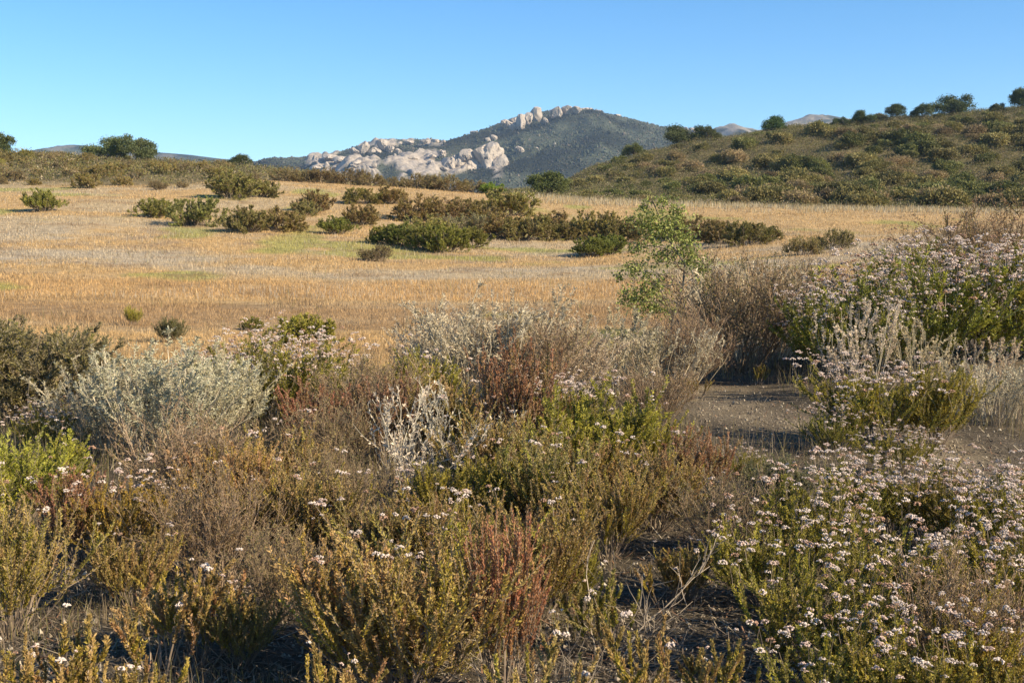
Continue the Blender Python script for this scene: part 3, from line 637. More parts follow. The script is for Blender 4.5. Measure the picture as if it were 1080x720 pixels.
# ------------------------------------------------------------------ near shrubs: kind, base in the frame, height in the frame, label
NEAR = [
 # along the far edge of the thicket
 ('sage0', 22, 445, 90, 'sagebrush', 'dark olive rounded sagebrush, large, beside the tawny meadow edge', (1.2, 1.15, 1.05), 1.3),
 ('sage1', 66, 402, 48, 'sagebrush', 'small olive sagebrush tucked behind the large dark rounded one', (1, 1, .9), 1.1),
 ('sage0', -30, 405, 62, 'sagebrush', 'grey green sagebrush cut by the edge of the picture below the meadow', (1, 1, 1), 1.1),
 ('silver0', 168, 486, 116, 'silver_sage', 'big silvery sage with dense whitish stems in front of the flowering dome', (1, 1, 1), 1.05),
 ('silver1', 118, 478, 88, 'silver_sage', 'greyer silver sage leaning against the big silvery one, beside dark sagebrush', (.85, .85, .85), 1),
 ('silver1', 226, 470, 92, 'silver_sage', 'silver sage with yellowish lower stems beside the flowering dome', (1, .98, .8), .9),
 ('mound1', 292, 446, 100, 'flowering_buckwheat', 'dome of flowering buckwheat with pinkish white crown below the tawny meadow', (1.05, 1, .95), .95),
 ('mound1', 240, 442, 72, 'flowering_buckwheat', 'lower flowering buckwheat joining the silver sage to the pinkish dome', (1, 1, .95), .95),
 ('rust0', 330, 476, 66, 'rusty_shrub', 'reddish brown spiky shrub just in front of the flowering dome', (1.05, .8, .95), 1.1),
 ('yelg0', 258, 450, 52, 'yellow_green_shrub', 'pale yellow green tuft between silver sage and flowering dome', (1.05, 1, 1.2), 1),
 ('brown0', 388, 468, 84, 'twiggy_shrub', 'brown grey twiggy shrub at the meadow edge beside a yellow green one', (1, 1, .9), 1.1),
 ('yelg1', 446, 448, 92, 'yellow_green_shrub', 'bright yellow green shrub with a few flower heads against the meadow', (1.05, 1.05, .9), .95),
 ('silver0', 510, 432, 112, 'silver_sage', 'tall pale grey sage with stalks standing against the golden meadow', (.86, .82, .76), .95),
 ('silver1', 470, 418, 84, 'silver_sage', 'thin grey sage behind the bright yellow green shrub', (.8, .76, .7), .9),
 ('brown1', 560, 432, 96, 'twiggy_shrub', 'grey twiggy shrub with dried stalks beside the tall pale sage', (1.1, 1.05, 1.05), .95),
 ('silver1', 600, 424, 74, 'silver_sage', 'low grey sage behind the yellow green mass, left of the sapling', (.82, .76, .68), 1.1),
 ('wand0', 655, 418, 84, 'silver_sage', 'straw grey sage with leaning stems at the foot of the oak sapling', (.9, .82, .7), 1.1),
 ('stalk0', 700, 412, 66, 'dry_stalks', 'clump of bleached stalks leaning over the path edge', (1, 1, 1), 1.2),
 ('brown0', 726, 406, 72, 'twiggy_shrub', 'pinkish brown dry shrub under the oak sapling', (1.15, .9, .9), .9),
 ('brown1', 778, 392, 112, 'twiggy_shrub', 'big dark brown twiggy shrub with grassy top at the head of the path', (1, .95, .85), 1),
 ('stalk0', 808, 378, 92, 'dry_stalks', 'straw coloured dry stalks behind the path, left of the big flowering mound', (1, 1, 1), 1.2),
 ('brown0', 838, 366, 80, 'twiggy_shrub', 'grey brown dry shrub crowding the shady end of the flowering mound', (1.05, 1, .95), 1.1),
 ('stalk0', 770, 350, 74, 'dry_stalks', 'pale dry stalks on the meadow edge behind the dark twiggy shrub', (1, 1, 1), 1.5),
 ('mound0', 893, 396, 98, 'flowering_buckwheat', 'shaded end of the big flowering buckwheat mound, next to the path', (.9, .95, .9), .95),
 ('mound1', 960, 388, 126, 'flowering_buckwheat', 'middle of the big flowering buckwheat mound, thick with pale heads', (1, 1, 1), 1.1),
 ('mound0', 1030, 378, 124, 'flowering_buckwheat', 'tall yellow green buckwheat in the big mound in front of the brown bush', (1.1, 1, .9), 1.1),
 ('mound1', 1095, 372, 122, 'flowering_buckwheat', 'flowering buckwheat of the big mound cut off by the edge of the picture', (1, 1, 1), 1),
 ('brown1', 1052, 330, 104, 'twiggy_shrub', 'grey brown bare bush rising behind the big flowering mound', (1.15, 1, .9), 1.2),
 ('brown0', 1000, 322, 70, 'twiggy_shrub', 'low brown bush between the flowering mound and the golden meadow', (1, .95, .85), 1.3),
 # island of pale sage and flowers beside the path
 ('wand0', 908, 422, 96, 'silver_sage', 'white stemmed sage in front of the shaded end of the big mound', (1.05, 1.03, 1), .85),
 ('wand0', 968, 416, 72, 'silver_sage', 'pale sage with thin upright stalks before the middle of the big mound', (1, .98, .9), .9),
 ('buck0', 920, 470, 92, 'flowering_buckwheat', 'low yellowish buckwheat with scattered heads between path and big mound', (1.15, 1.05, .9), 1.25),
 ('yelg1', 985, 470, 98, 'yellow_green_shrub', 'straggling yellow green shrub on the bare grit beside the path', (1.1, 1, .95), 1),
 ('stalk0', 1050, 444, 62, 'dry_stalks', 'bleached stalks on bare grit at the edge of the picture', (1, 1, 1), 1.2),
 ('buck1', 880, 478, 58, 'flowering_buckwheat', 'small greyish buckwheat with open stems at the bend of the path', (1.1, 1.05, 1.1), 1),
 ('sprig1', 800, 406, 24, 'flower_sprig', 'tiny sprig with white heads on the shady path', (1.02, 0.90, 0.86), 1),
 ('sprig0', 735, 420, 26, 'flower_sprig', 'tiny brown sprig at the near side of the shady path', (1.02, 0.90, 0.81), 1),
 ('wand0', 1045, 425, 62, 'silver_sage', 'thin pale sage on grit in front of the tall yellow green buckwheat', (1, .95, .85), 1.0),
 ('buck1', 950, 500, 54, 'flowering_buckwheat', 'low buckwheat with white heads on the near side of the path', (1, 1, .85), 1.15),
 # middle of the thicket
 ('yelg0', 8, 560, 122, 'yellow_green_shrub', 'tall lime coloured shrub in front of the dark sagebrush', (1, 1.08, .85), 1.05),
 ('yelg1', 62, 530, 80, 'yellow_green_shrub', 'light green feathery shrub beside the tall lime coloured one', (.95, 1.05, .8), 1.1),
 ('buck1', 52, 478, 58, 'flowering_buckwheat', 'small buckwheat with pale heads in front of the dark sagebrush', (1, 1, .9), 1.1),
 ('olive0', 12, 668, 168, 'golden_shrub', 'tall orange gold shrub cut by the edge of the picture', (1.12, 1.0, .9), .9),
 ('buck2', 122, 588, 106, 'flowering_buckwheat', 'open buckwheat with reddish leaves and white heads below the silver sage', (1.15, .85, .75), 1.05),
 ('rust1', 82, 590, 86, 'rusty_shrub', 'sparse rusty shrub beside the tall orange gold one', (1, .9, .85), 1),
 ('brown1', 190, 548, 106, 'twiggy_shrub', 'reddish grey twiggy shrub in front of the big silver sage', (1.15, .92, .85), 1.05),
 ('olive1', 250, 570, 118, 'golden_shrub', 'dusty gold shrub full of thin upright twigs, below the flowering dome', (1.25, .95, 1), .95),
 ('brown0', 225, 618, 112, 'twiggy_shrub', 'grey twiggy half bare shrub above a patch of open grit', (1.05, 1, .9), .95),
 ('olive0', 298, 540, 104, 'golden_shrub', 'dusty orange shrub in front of the reddish spiky one', (1.1, 1.1, 1.1), 1.05),
 ('olive2', 330, 596, 112, 'golden_shrub', 'grey gold shrub with rusty tips beside the dark hollow', (1.15, .95, 1.05), .95),
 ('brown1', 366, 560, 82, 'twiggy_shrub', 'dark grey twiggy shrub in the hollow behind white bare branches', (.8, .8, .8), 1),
 ('white0', 424, 530, 116, 'bleached_branches', 'bare white branches forking above the dark hollow', (1, 1, 1), .8),
 ('white0', 470, 512, 96, 'bleached_branches', 'smaller group of white twigs beside the forking white branches', (1, 1, 1), .8),
 ('rust1', 410, 490, 86, 'rusty_shrub', 'brownish shrub behind the forking white branches', (.85, .85, .85), 1.1),
 ('olive0', 470, 482, 100, 'golden_shrub', 'muted orange shrub below the bright yellow green one', (1.2, .9, .95), 1.05),
 ('rust0', 545, 496, 128, 'rusty_shrub', 'rust shrub with one tall orange spire in the middle of the thicket', (1, .95, .85), .75),
 ('olive1', 520, 530, 108, 'golden_shrub', 'brown gold shrub beside the tall orange spire', (1.15, .95, 1), 1),
 ('buck0', 590, 470, 78, 'flowering_buckwheat', 'pinkish topped buckwheat behind the broad yellow green mass', (1.15, .95, .9), 1.1),
 ('yelg0', 620, 516, 116, 'yellow_green_shrub', 'broad yellow green shrub in the middle of the thicket', (1, 1, .8), 1.1),
 ('yelg1', 668, 500, 84, 'yellow_green_shrub', 'yellow green shrub reaching the near edge of the path', (1.05, 1, .8), 1.15),
 ('olive2', 575, 560, 108, 'golden_shrub', 'olive shrub with brown stems in front of the broad yellow green mass', (.95, .95, .95), 1.05),
 ('rust1', 738, 545, 86, 'rusty_shrub', 'brick brown shrub dotted with heads at the corner of the path', (1, .95, .9), 1),
 ('olive0', 690, 560, 104, 'golden_shrub', 'brown olive shrub with pale heads between yellow green and brick brown ones', (1.1, .88, .9), 1.05),
 ('olive1', 640, 588, 106, 'golden_shrub', 'gold tipped shrub with small white heads above the dark gap', (1.15, 1.02, .8), 1),
 ('buck2', 785, 510, 42, 'flowering_buckwheat', 'little open buckwheat with white heads in the shade of the path corner', (.95, 1, .9), 1),
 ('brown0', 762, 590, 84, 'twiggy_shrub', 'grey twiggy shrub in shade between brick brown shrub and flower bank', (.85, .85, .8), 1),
 ('sage1', 820, 534, 46, 'sagebrush', 'grey green sagebrush low in shade behind the flower bank', (.95, 1, .95), 1.1),
 ('olive2', 140, 640, 84, 'golden_shrub', 'low thin gold shrub above the open grit, below reddish buckwheat', (1.1, .95, .9), 1),
 ('brown0', 352, 500, 72, 'twiggy_shrub', 'brown twiggy tangle between reddish spiky shrub and dark hollow', (1, .9, .85), 1.1),
 ('olive1', 300, 590, 96, 'golden_shrub', 'straw gold shrub between dusty orange one and dark hollow', (1.1, 1, .95), 1),
 ('yelg1', 470, 566, 96, 'yellow_green_shrub', 'yellow olive shrub among gold ones just below the smaller white twigs', (1, .95, .9), 1),
 ('yelg0', 545, 556, 88, 'yellow_green_shrub', 'mustard yellow shrub deep in the middle of the thicket', (1.1, .98, .8), .95),
 ('olive2', 610, 548, 92, 'golden_shrub', 'rust flecked gold shrub overlapping the broad yellow green mass', (1.15, .95, .9), 1),
 ('brown1', 690, 450, 60, 'twiggy_shrub', 'fawn dry shrub at the near edge of the path under leaning stalks', (1.15, .95, .9), 1),
 ('yelg1', 560, 462, 70, 'yellow_green_shrub', 'olive yellow shrub in front of the grey twiggy one with dried stalks', (1, .98, .85), 1),
 ('silver1', 545, 418, 84, 'silver_sage', 'ash grey sage between tall pale sage and grey twiggy shrub', (.85, .8, .75), 1),
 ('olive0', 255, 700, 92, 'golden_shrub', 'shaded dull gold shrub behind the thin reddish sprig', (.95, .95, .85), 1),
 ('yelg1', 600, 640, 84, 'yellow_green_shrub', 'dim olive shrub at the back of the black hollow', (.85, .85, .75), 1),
 # nearest plants
 ('olive1', 425, 742, 200, 'golden_shrub', 'nearest big olive gold shrub with fanned spikes and few white heads', (1.05, 1, .8), 1.05),
 ('olive2', 372, 716, 158, 'golden_shrub', 'orange tipped shrub leaning out over the dark soil', (1.2, .9, .8), .95),
 ('olive0', 490, 690, 176, 'golden_shrub', 'golden shrub with small heads standing behind the fiery red spikes', (1.1, 1, .8), .9),
 ('rust1', 526, 735, 178, 'rusty_shrub', 'fiery red spiked shrub at the side of the big olive gold one', (1.35, .95, .8), .55),
 ('olive2', 560, 655, 140, 'golden_shrub', 'upright gold shrub at the edge of the black hollow', (1.15, .95, .85), .9),
 ('olive0', 455, 612, 116, 'golden_shrub', 'mid gold shrub between white branches and the nearest big shrub', (1.2, .95, .9), 1),
 ('olive1', 395, 612, 92, 'golden_shrub', 'greyish gold shrub in front of the dark hollow and white branches', (1.1, 1, 1.15), 1.05),
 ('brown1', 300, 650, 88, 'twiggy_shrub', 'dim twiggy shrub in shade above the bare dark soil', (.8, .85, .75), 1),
 ('sprig0', 170, 712, 118, 'leafy_sprig', 'rust and gold sprig arching over the shaded soil', (1.12, 0.93, 0.86), .9),
 ('sprig1', 212, 700, 116, 'leafy_sprig', 'thin reddish sprig beside the twiggy half bare shrub', (1.09, 0.90, 0.83), .8),
 ('sprig1', 92, 800, 150, 'leafy_sprig', 'orange gold leafy sprig at the bottom edge beside open grit', (1.15, 0.96, 0.83), 1),
 ('sprig0', 45, 770, 110, 'leafy_sprig', 'small brick coloured sprig on the open grit', (1.15, 0.88, 0.81), .8),
 ('sprig0', 132, 780, 100, 'leafy_sprig', 'yellowish leafy sprig low on the bottom edge', (1.09, 1.00, 0.81), .9),
 ('sprig1', 350, 790, 120, 'leafy_sprig', 'salmon tipped sprig at the bottom edge under the orange tipped shrub', (1.22, 0.93, 0.83), .8),
 ('sprig0', 588, 800, 130, 'leafy_sprig', 'pale leaved sprig at the bottom edge under dead branches', (1.02, 1.02, 1.06), .8),
 ('dead0', 640, 700, 110, 'dead_branches', 'leafless grey branches lying across the black hollow', (1, 1, 1), 1.1),
 ('dead0', 560, 752, 90, 'dead_branches', 'bare forked twigs at the foot of the nearest big shrub', (1, 1, 1), 1),
 ('sprig1', 640, 690, 90, 'leafy_sprig', 'yellow sprig catching the light inside the black hollow', (1.07, 1.05, 0.81), .9),
 ('sprig0', 705, 790, 150, 'leafy_sprig', 'thick stemmed tan sprig at the bottom edge by the black hollow', (1.09, 0.97, 0.91), .7),
 ('sprig0', 705, 640, 66, 'leafy_sprig', 'olive sprig with two white heads on the patch of lit grit', (1.02, 1.00, 0.86), .9),
 ('olive2', 722, 632, 60, 'golden_shrub', 'small dull gold shrub growing above the black hollow', (1, .95, .85), 1),
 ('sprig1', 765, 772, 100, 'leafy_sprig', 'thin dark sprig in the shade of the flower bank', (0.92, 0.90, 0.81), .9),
 ('buck2', 805, 640, 112, 'flowering_buckwheat', 'dark green buckwheat with open heads at the shady end of the flower bank', (.95, .95, .75), 1.05),
 ('buck1', 860, 596, 118, 'flowering_buckwheat', 'bright yellow green buckwheat on the back of the flower bank', (1.1, 1.1, .75), 1.1),
 ('buck0', 940, 570, 92, 'flowering_buckwheat', 'buckwheat on the back of the flower bank beside the path', (1.1, 1, .85), 1.15),
 ('buck1', 1020, 580, 104, 'flowering_buckwheat', 'pinkish mass of buckwheat heads along the path side of the flower bank', (1.05, 1, .9), 1.15),
 ('buck0', 1085, 600, 110, 'flowering_buckwheat', 'buckwheat cut by the edge of the picture on the back of the flower bank', (1.1, 1, .85), 1.1),
 ('buck2', 870, 712, 158, 'flowering_buckwheat', 'dark leaved buckwheat with many white heads facing the black hollow', (.95, .95, .75), 1),
 ('buck2', 955, 668, 140, 'flowering_buckwheat', 'olive buckwheat in the centre of the flower bank', (1, .95, .8), 1.1),
 ('buck0', 1045, 690, 150, 'flowering_buckwheat', 'brownish buckwheat with clustered heads near the edge of the flower bank', (1.15, .9, .8), 1.05),
 ('buck2', 900, 800, 172, 'flowering_buckwheat', 'near buckwheat with loose white heads at the bottom edge', (.95, .95, .75), 1),
 ('buck2', 985, 800, 180, 'flowering_buckwheat', 'near brown stemmed buckwheat at the bottom edge with few heads', (1.15, .92, .85), 1),
 ('buck2', 1075, 790, 172, 'flowering_buckwheat', 'tawny buckwheat in the bottom corner of the flower bank', (1.2, .92, .8), 1),
 ('brown0', 1010, 740, 150, 'twiggy_shrub', 'tan twiggy shrub growing through the flower bank', (1.1, .95, .8), .8),
]
GRP = {'sagebrush': 'sagebrush by the thicket', 'silver_sage': 'silver sage clumps', 'flowering_buckwheat': 'flowering buckwheat shrubs', 'rusty_shrub': 'rusty shrubs', 'yellow_green_shrub': 'yellow green shrubs', 'twiggy_shrub': 'twiggy shrubs', 'dry_stalks': 'clumps of dry stalks', 'golden_shrub': 'golden shrubs of the thicket', 'leafy_sprig': 'leafy sprigs on the near soil', 'flower_sprig': 'sprigs on the path', 'bleached_branches': 'bleached branches', 'dead_branches': 'dead branches'}
for (k, px, pyb, hp, nm, lab, tint, wide) in NEAR:
    shrub(k, px, pyb, hp, nm, lab, 'sprig' if 'sprig' in nm else ('dead branch' if 'branches' in nm else 'shrub'), GRP[nm], tint, wide, near=True)

# ------------------------------------------------------------------ young oak beside the path
def sapling():
    rng = np.random.RandomState(8); base = ground_at(708, 372); d = base[1]; k = d / F
    tr = [(708, 372), (709, 341), (715, 318), (720, 300), (721, 279), (714, 268), (707, 258), (700, 243), (696, 231), (690, 219), (686, 210)]
    T = np.array([[(a - 708) * k, .08 * math.sin(i), (372 - b) * k] for i, (a, b) in enumerate(tr)])
    lobes = [(678, 318, 20, 16), (664, 312, 10, 8), (690, 300, 16, 10), (668, 284, 12, 9), (700, 242, 22, 17), (682, 236, 12, 14), (722, 258, 13, 14), (712, 224, 9, 10), (698, 213, 7, 7), (679, 217, 5, 8), (662, 232, 5, 5), (740, 282, 12, 10), (748, 300, 10, 9), (700, 270, 18, 10), (672, 262, 8, 6), (728, 270, 10, 10), (652, 292, 4, 4), (697, 325, 14, 8)]
    P, W = [], []
    for (a, b, rx, rz) in lobes:
        n = int(rx * rz * .75) + 8
        c = np.stack([(a - 708 + rng.normal(size=n) * rx * .55) * k, rng.normal(size=n) * rx * .5 * k, (372 - b + rng.normal(size=n) * rz * .55) * k], 1)
        P.append(c)
    Q = np.concatenate(P)
    leafp = (Q[:, None] + rng.normal(size=(len(Q), 3, 3)) * .028).reshape(-1, 3); n = len(leafp)
    V, Fq = leaves(rng, leafp, norm(rdir(rng, n) + [0, 0, .2]), .052, .032)
    C = np.repeat(pick(rng, [(4, (.25, .27, .07)), (3, (.17, .20, .055)), (3, (.33, .33, .11))], n, .25), 4, 0)
    S, Wd = [], []
    for (a, b, rx, rz), c in zip(lobes, P):
        cc = c.mean(0); j = np.argmin(np.linalg.norm(T - cc, axis=1) + (T[:, 2] > cc[2]) * .4); t = np.linspace(0, 1, 6)[:, None]
        S.append(T[j] * (1 - t) + cc * t + np.sin(t * 3.1) * rng.normal(size=3) * .05)
        for q in c[rng.choice(len(c), min(9, len(c)), False)]:
            Wd.append(cc * (1 - t) + q * t + np.sin(t * 3.1) * rng.normal(size=3) * .03)
    V2, F2, C2 = tubes([T[None], np.array(S), np.array(Wd)], [.026, .010, .004], [.007, .004, .0018], [(.2, .17, .13)] * 3, rng, 5)
    e = place('oak_sapling', [('trunk', mesh('trunk', V2, F2, C2, M_STEM), False), ('crown', mesh('crown', V, Fq, C, M_LEAF), False)], base, 1, 0, 'slender young oak with sparse green crown beside the path', 'tree')
sapling()

# ------------------------------------------------------------------ bushes of the meadow
MID = [
 ('green0', 45, 222, 24, 'lone rounded green bush on the bare slope at the meadow corner', (1.1, 1.1, .9)),
 ('bush0', 205, 237, 30, 'dark olive bush with a pale flank, farthest along the meadow rise of three', (.95, 1, .9)),
 ('green1', 165, 228, 20, 'small greenish bush tucked against a dark olive one', (1, 1, 1)),
 ('bush1', 262, 244, 27, 'low dark bush in the middle of the meadow rise', (.9, .9, .9)),
 ('bush2', 295, 242, 25, 'brown olive bush beside a low dark one on the rise', (1, .95, .95)),
 ('bush3', 245, 208, 30, 'dark spreading bush high on the meadow rise', (.9, .95, .85)),
 ('bush0', 277, 207, 18, 'low bush with ragged edge high on the rise', (1, 1, .9)),
 ('bush1', 333, 222, 22, 'brown bush with bare twigs under the skyline scrub', (1.15, .95, 1)),
 ('green0', 356, 246, 19, 'small bright green bush at the path of the slope', (1.1, 1.15, .9)),
 ('bush2', 322, 226, 16, 'little olive bush beside the brown twiggy one', (1, 1, .9)),
 ('bush3', 380, 236, 22, 'dark brown bush left of the long thicket', (.95, .85, .85)),
 ('bush0', 381, 214, 17, 'greenish bush uphill of the long thicket', (1, 1.05, .85)),
 ('bush1', 412, 214, 18, 'brownish bush at the upper corner of the long thicket', (1.15, .95, .95)),
 ('green1', 406, 256, 20, 'yellow green bush at the lower corner of the long thicket', (1.1, 1.1, .85)),
 ('scrub0', 398, 274, 17, 'small dark brown bush alone below the long thicket', (.7, .65, .6)),
 ('bush2', 440, 232, 28, 'tall brown bush at the uphill end of the long thicket', (1.05, .9, .95)),
 ('bush3', 470, 232, 26, 'grey brown bush in the upper row of the long thicket', (1.15, 1, 1.1)),
 ('bush0', 500, 232, 24, 'olive brown bush in the upper row beside a grey one', (1, .95, .9)),
 ('bush1', 535, 226, 27, 'tall olive bush rising highest from the long thicket', (1, 1, .9)),
 ('bush2', 450, 252, 26, 'bush with light olive top in the middle of the thicket', (1.1, 1.05, .9)),
 ('scrub1', 490, 250, 27, 'grey twiggy bush in the heart of the long thicket', (1, 1, 1.05)),
 ('bush3', 525, 250, 28, 'dull brown bush in the heart of the thicket', (1.1, .95, 1)),
 ('bush0', 555, 252, 26, 'olive bush near the downhill end of the long thicket', (.95, .95, .9)),
 ('green0', 425, 258, 24, 'dark green bush at the lower front of the thicket', (.85, .95, .8)),
 ('green1', 470, 265, 30, 'bright olive rounded bush at the front of the thicket', (1, 1.08, .8)),
 ('green0', 452, 263, 28, 'green bush with shaded foot at the thicket front', (.95, 1.02, .85)),
 ('green1', 496, 260, 22, 'small olive bush ending the front row of the thicket', (1.1, 1, .85)),
 ('bush1', 582, 246, 24, 'brown bush trailing from the thicket toward the sapling', (1.1, .95, .95)),
 ('bush2', 590, 252, 20, 'low dark bush at the tail of the thicket', (.8, .8, .75)),
 ('bush3', 632, 252, 31, 'broad olive bush in the clump behind the sapling', (.95, .95, .85)),
 ('green0', 622, 270, 21, 'bright green low bush at the front of the sapling clump', (1, 1.12, .8)),
 ('green1', 640, 268, 22, 'green bush with dark foot behind the sapling', (.85, 1, .8)),
 ('bush0', 660, 256, 27, 'dark bush half hidden by the sapling leaves', (.8, .82, .8)),
 ('bush1', 612, 247, 18, 'low olive bush on the uphill side of the sapling clump', (1, .97, .9)),
 ('bush2', 735, 252, 25, 'dark brown bush just past the sapling', (.85, .78, .78)),
 ('bush3', 760, 256, 24, 'olive brown bush in the row past the sapling', (1, .88, .85)),
 ('bush0', 787, 258, 26, 'dark bush with rounded top near the end of the row', (.75, .75, .72)),
 ('bush1', 806, 254, 18, 'small dark bush ending the row past the sapling', (.8, .8, .75)),
 ('bush2', 712, 250, 20, 'bush screened by the top of the sapling', (.9, .85, .85)),
 ('sage0', 180, 360, 27, 'dark upright bush alone in the russet grass', (.85, .9, .75)),
 ('green0', 265, 348, 15, 'tiny green tuft with long shadow in the russet grass', (1.15, 1.15, .9)),
 ('green1', 322, 364, 34, 'yellow green bush behind the flowering dome', (1.3, 1.3, .9)),
 ('yelg0', 140, 342, 26, 'wispy yellow weed in the russet grass', (1.1, 1.1, .9)),
 ('scrub0', 880, 262, 22, 'olive brown low bush behind the big flowering mound', (1, 1, .8)),
 ('scrub1', 846, 268, 20, 'pale twiggy bush on the far meadow edge of the flowering mound', (1.2, 1.1, .9)),
]
for (k, px, pyb, hp, lab, tint) in MID:
    shrub(k, px, pyb + 1, hp * .9, 'meadow_bush', lab, 'bush', 'bushes scattered on the meadow', tint, prng.uniform(.95, 1.25))

# scrub on the rise: individual bushes, alike
srng = random.Random(9); done = []
tries = 0
while len(done) < 150 and tries < 9000:
    tries += 1
    px = srng.uniform(-160, 345); y = srng.uniform(100, 176); p = at_dist(px, y)
    edge = 110 if px < 60 else (110 - (px - 60) * .08 if px < 160 else 102 + (px - 160) * .2)
    if y < edge + 6 * (fbm(np.array([px * .03]), np.array([3.])) [0] - .5): continue
    if y < 122 and srng.random() < .45: continue
    if px > 150 and srng.random() < (px - 150) / 260: continue
    if any((p[0] - q[0]) ** 2 + (p[1] - q[1]) ** 2 < 3.2 for q in done): continue
    done.append(p); k = srng.choice(['scrub0', 'scrub1', 'scrub0', 'scrub1', 'scrub0', 'bush0', 'bush2', 'green1'])
    s = srng.uniform(.6, 1.35) * (.75 if px > 250 else 1)
    g = srng.uniform(.85, 1.5)
    place('scrub_bush', PR[k], p, s, srng.uniform(0, 6.28), {'s': 'grey brown scrub bush on the skyline rise', 'b': 'olive brown scrub bush on the skyline rise', 'g': 'greener rounded scrub bush on the skyline rise'}[k[0]], 'bush', 'scrub bushes on the skyline rise', (g * 1.08, g, g * .95))
for px, y, hp, lab in [(302, 128, 10, 'low'), (345, 128, 11, 'low'), (372, 128, 12, 'low'), (392, 126, 9, 'low'), (440, 128, 12, 'low'), (472, 128, 14, 'low'), (325, 130, 9, 'low'), (420, 130, 8, 'low'), (500, 130, 9, 'low'), (455, 130, 9, 'low')]:
    shrub('scrub%d' % (px % 2), px, 0, hp + 3, 'crest_bush', 'low brown bush on the meadow crest before the rocky mountain', 'bush', 'bushes along the meadow crest', (1, .95, .85), 1.3, y=y)
shrub('green0', 520, 0, 11, 'crest_bush', 'bright green bush on the meadow crest below the great outcrop', 'bush', 'bushes along the meadow crest', (1.05, 1.5, .8), 1.4, y=128)

# ------------------------------------------------------------------ scrub hill
hill = []; tries = 0
while len(hill) < 296 and tries < 40000:
    tries += 1
    px = srng.uniform(560, 1150); y = 134 + 130 * srng.random() ** .62; p = at_dist(px, y)
    if px < 740 and srng.random() < .85 * (1 - (px - 560) / 200): continue
    if y > 215 and px < 620: continue
    dmin = (1.3 + 1.5 * srng.random()) ** 2 * 1.3
    if any((p[0] - q[0]) ** 2 + (p[1] - q[1]) ** 2 < dmin for q in hill): continue
    if y > 240 and srng.random() < .6: continue
    if y > 205 and (738 < px < 792 or 832 < px < 880) and srng.random() < .75: continue
    hill.append(p)
    r = srng.random(); n = fbm(np.array([p[0] * .06]), np.array([p[1] * .06 + 40]), 3)[0]
    if n > .57 or r < .12: k = srng.choice(['chaparral0', 'chaparral1']); lab = 'rounded dark green shrub on the steep scrub hill'; t = (.72, .85, .68)
    elif n > .47 or r < .4: k = srng.choice(['chaparral2', 'chaparral0', 'chaparral1']); lab = 'spreading olive shrub on the steep scrub hill'; t = (1, 1, .9)
    else: k = srng.choice(['drybrush0', 'drybrush1']); lab = 'brown twiggy shrub on the steep scrub hill'; t = (1.05, .97, .95)
    s = srng.uniform(1.1, 2.25) * (.6 if y > 243 else 1) * (1.1 if y < 165 and px > 760 else 1) * (.7 if px < 720 else 1); g = srng.uniform(.68, 1.3)
    place('hill_shrub', PR[k], p - np.array([0, 0, .1]), s, srng.uniform(0, 6.28), lab, 'shrub', 'shrubs on the scrub hill', tuple(c * g for c in t))
def low_scrub():
    rng = np.random.RandomState(55); n = 60000
    y = 131 + 150 * rng.rand(n) ** .6; px = rng.uniform(520, 1260, n); x = (px - 540) / F * y
    k = (rng.rand(n) < hill_w(x, y) * (.5 + .9 * (fbm(x * .25, y * .25, 3) > .41))); x = x[k]; y = y[k]
    x2 = rng.uniform(-75, -18, 4200); y2 = rng.uniform(112, 185, 4200); k2 = rng.rand(4200) < rise_w(x2, y2); x = np.concatenate([x, x2[k2]]); y = np.concatenate([y, y2[k2]]); n = len(x)
    r = rng.uniform(.3, .8, n); per = 16
    c = np.stack([x, y, height(x, y) + r * .5], 1)
    d = rdir(rng, n * per).reshape(n, per, 3); p = (c[:, None] + d * r[:, None, None] * [1, 1, .8]).reshape(-1, 3)
    V, Q = leaves(rng, p, norm(d.reshape(-1, 3) + rdir(rng, n * per) * .9 + [0, 0, .3]), .24, .085)
    col = pick(rng, [(2, (.21, .155, .085)), (2, (.26, .20, .115)), (7, (.18, .165, .052)), (1, (.36, .29, .19)), (4, (.10, .095, .038))], n, .25)
    C = np.repeat(np.repeat(col, per, 0) * rng.uniform(.75, 1.3, (n * per, 1)), 4, 0)
    tag(link('low_scrub', mesh('low_scrub', V, Q, C, M_LEAF)), 'low brown sage scrub carpeting the slopes between the larger shrubs', 'scrub', None, 'stuff')
low_scrub()

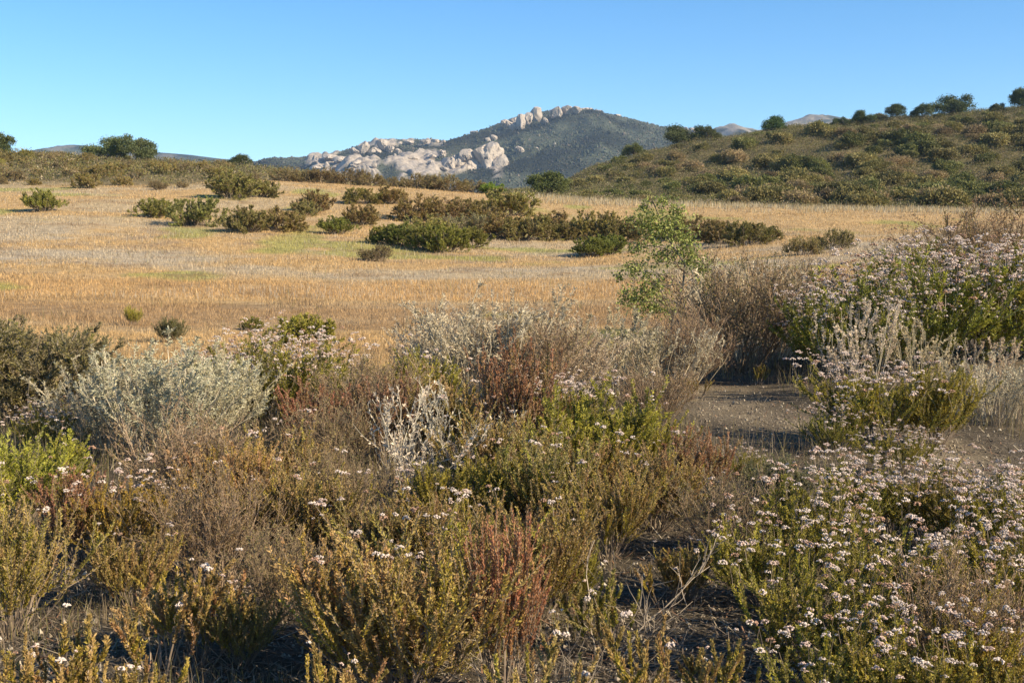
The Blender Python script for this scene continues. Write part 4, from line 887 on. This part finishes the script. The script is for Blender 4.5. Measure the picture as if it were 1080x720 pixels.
# ------------------------------------------------------------------ oaks on the skylines
for (px, y, hp, k, wide, lab, tint) in [
  (998, 257, 29, 0, 1.15, 'largest rounded oak on the ridge of the scrub hill', (1, 1, 1.1)),
  (968, 257, 20, 1, 1.0, 'dark oak just beside the largest oak on the ridge', (.8, .85, .9)),
  (935, 257, 18, 2, 1.2, 'flat topped oak halfway down the ridge', (.85, .9, .9)),
  (908, 257, 16, 0, 1.2, 'low oak on the ridge below the flat topped one', (.9, .95, .9)),
  (883, 257, 13, 1, 1.2, 'smallest low oak on the ridge near the far pale rock', (.9, .95, .9)),
  (1072, 257, 27, 2, 1.0, 'dense oak on the ridge cut by the edge of the picture', (.85, .9, .9)),
  (1047, 257, 14, 1, 1.2, 'thin low oak on the ridge between two large ones', (.9, .9, .95)),
  (806, 256, 24, 2, 1.25, 'dome shaped dark green oak standing alone on the hill shoulder', (.7, .95, .7)),
  (720, 254, 28, 0, 1.25, 'broad dark oak bush on the lower hill shoulder', (.85, .85, .75)),
  (745, 253, 21, 1, 1.1, 'browner oak bush leaning on the broad dark one', (1.2, 1.05, .95)),
  (668, 252, 20, 1, 1.1, 'light green oak bush lowest on the hill shoulder', (1.25, 1.2, 1)),
  (580, 148, 28, 2, 1.3, 'dark green oak bush at the end of the hill before the mountain', (.95, 1.0, .8)),
  (116, 168, 31, 0, 1.15, 'wide oak with open crown on the skyline rise', (1.2, 1.2, 1.2)),
  (147, 166, 34, 1, 1.15, 'taller oak with ragged crown on the skyline rise', (1.2, 1.2, 1.2)),
  (3, 164, 24, 2, .9, 'dark oak on the rise cut by the edge of the picture', (.9, .95, .8)),
  (255, 172, 15, 1, 1.2, 'tiny lone oak on the low skyline beyond the rise', (.8, .85, 1)),
 ]:
    shrub('oak%d' % k, px, 0, hp * (.8 if y > 220 or px in (116, 147) else 1), 'oak_tree', lab, 'tree', 'oaks on the skylines', tint, wide, y=y)

# ------------------------------------------------------------------ air, sky, sun, camera
HAZE = 0.0001
def haze():
    m = bpy.data.materials.new('air'); m.use_nodes = True; nt = m.node_tree; nt.nodes.clear()
    out = nt.nodes.new('ShaderNodeOutputMaterial'); v = nt.nodes.new('ShaderNodeVolumePrincipled')
    v.inputs['Color'].default_value = (.5, .7, 1.0, 1); v.inputs['Density'].default_value = HAZE; v.inputs['Anisotropy'].default_value = 0.1
    nt.links.new(v.outputs[0], out.inputs['Volume'])
    x0, x1, y0, y1, z0, z1 = -6000, 6000, -120, 4400, -4, 330
    V = [(x, y, z) for z in (z0, z1) for y in (y0, y1) for x in (x0, x1)]
    Q = np.array([[0, 2, 3, 1], [4, 5, 7, 6], [0, 1, 5, 4], [2, 6, 7, 3], [0, 4, 6, 2], [1, 3, 7, 5]])
    o = link('haze', mesh('haze', V, Q, None, m)); tag(o, 'thin blue air between the meadow and the mountain', None, None, 'stuff')
if HAZE > 0: haze()
w = bpy.data.worlds.new('World'); sc.world = w; w.use_nodes = True
nt = w.node_tree; bg = nt.nodes['Background']
sky = nt.nodes.new('ShaderNodeTexSky'); sky.sky_type = 'NISHITA'; sky.sun_disc = False
sky.sun_elevation = R(SUN_EL); sky.sun_rotation = R(90 - SUN_AZ)
sky.air_density = 1.0; sky.dust_density = 0.0; sky.ozone_density = 2.5; sky.altitude = 2200
hs = nt.nodes.new('ShaderNodeHueSaturation'); hs.inputs['Saturation'].default_value = 1.28; hs.inputs['Hue'].default_value = .498
nt.links.new(sky.outputs[0], hs.inputs['Color']); nt.links.new(hs.outputs[0], bg.inputs[0]); bg.inputs[1].default_value = .098
sun = bpy.data.lights.new('sun', 'SUN'); sun.energy = 5.0; sun.angle = R(.5); sun.color = (1, .86, .62)
so = bpy.data.objects.new('sun', sun); COL.objects.link(so)
from mathutils import Vector
sd = Vector((math.cos(R(SUN_AZ)) * math.cos(R(SUN_EL)), math.sin(R(SUN_AZ)) * math.cos(R(SUN_EL)), math.sin(R(SUN_EL))))
so.rotation_euler = sd.to_track_quat('Z', 'Y').to_euler(); so.location = (30, -20, 40)
cam = bpy.data.cameras.new('camera'); co = bpy.data.objects.new('camera', cam); COL.objects.link(co)
co.location = (0, 0, CAMZ); co.rotation_euler = (math.pi / 2 - PITCH, 0, 0)
cam.sensor_width = 36; cam.lens = 36 * F / 1080; cam.clip_start = .1; cam.clip_end = 20000
sc.camera = co
sc.view_settings.view_transform = 'Standard'; sc.view_settings.look = 'None'; sc.view_settings.exposure = 1.02; sc.view_settings.gamma = 1; sc.view_settings.use_curve_mapping = False
sc.cycles.max_bounces = 6; sc.cycles.diffuse_bounces = 3; sc.cycles.transmission_bounces = 4; sc.cycles.transparent_max_bounces = 8; sc.cycles.volume_bounces = 0
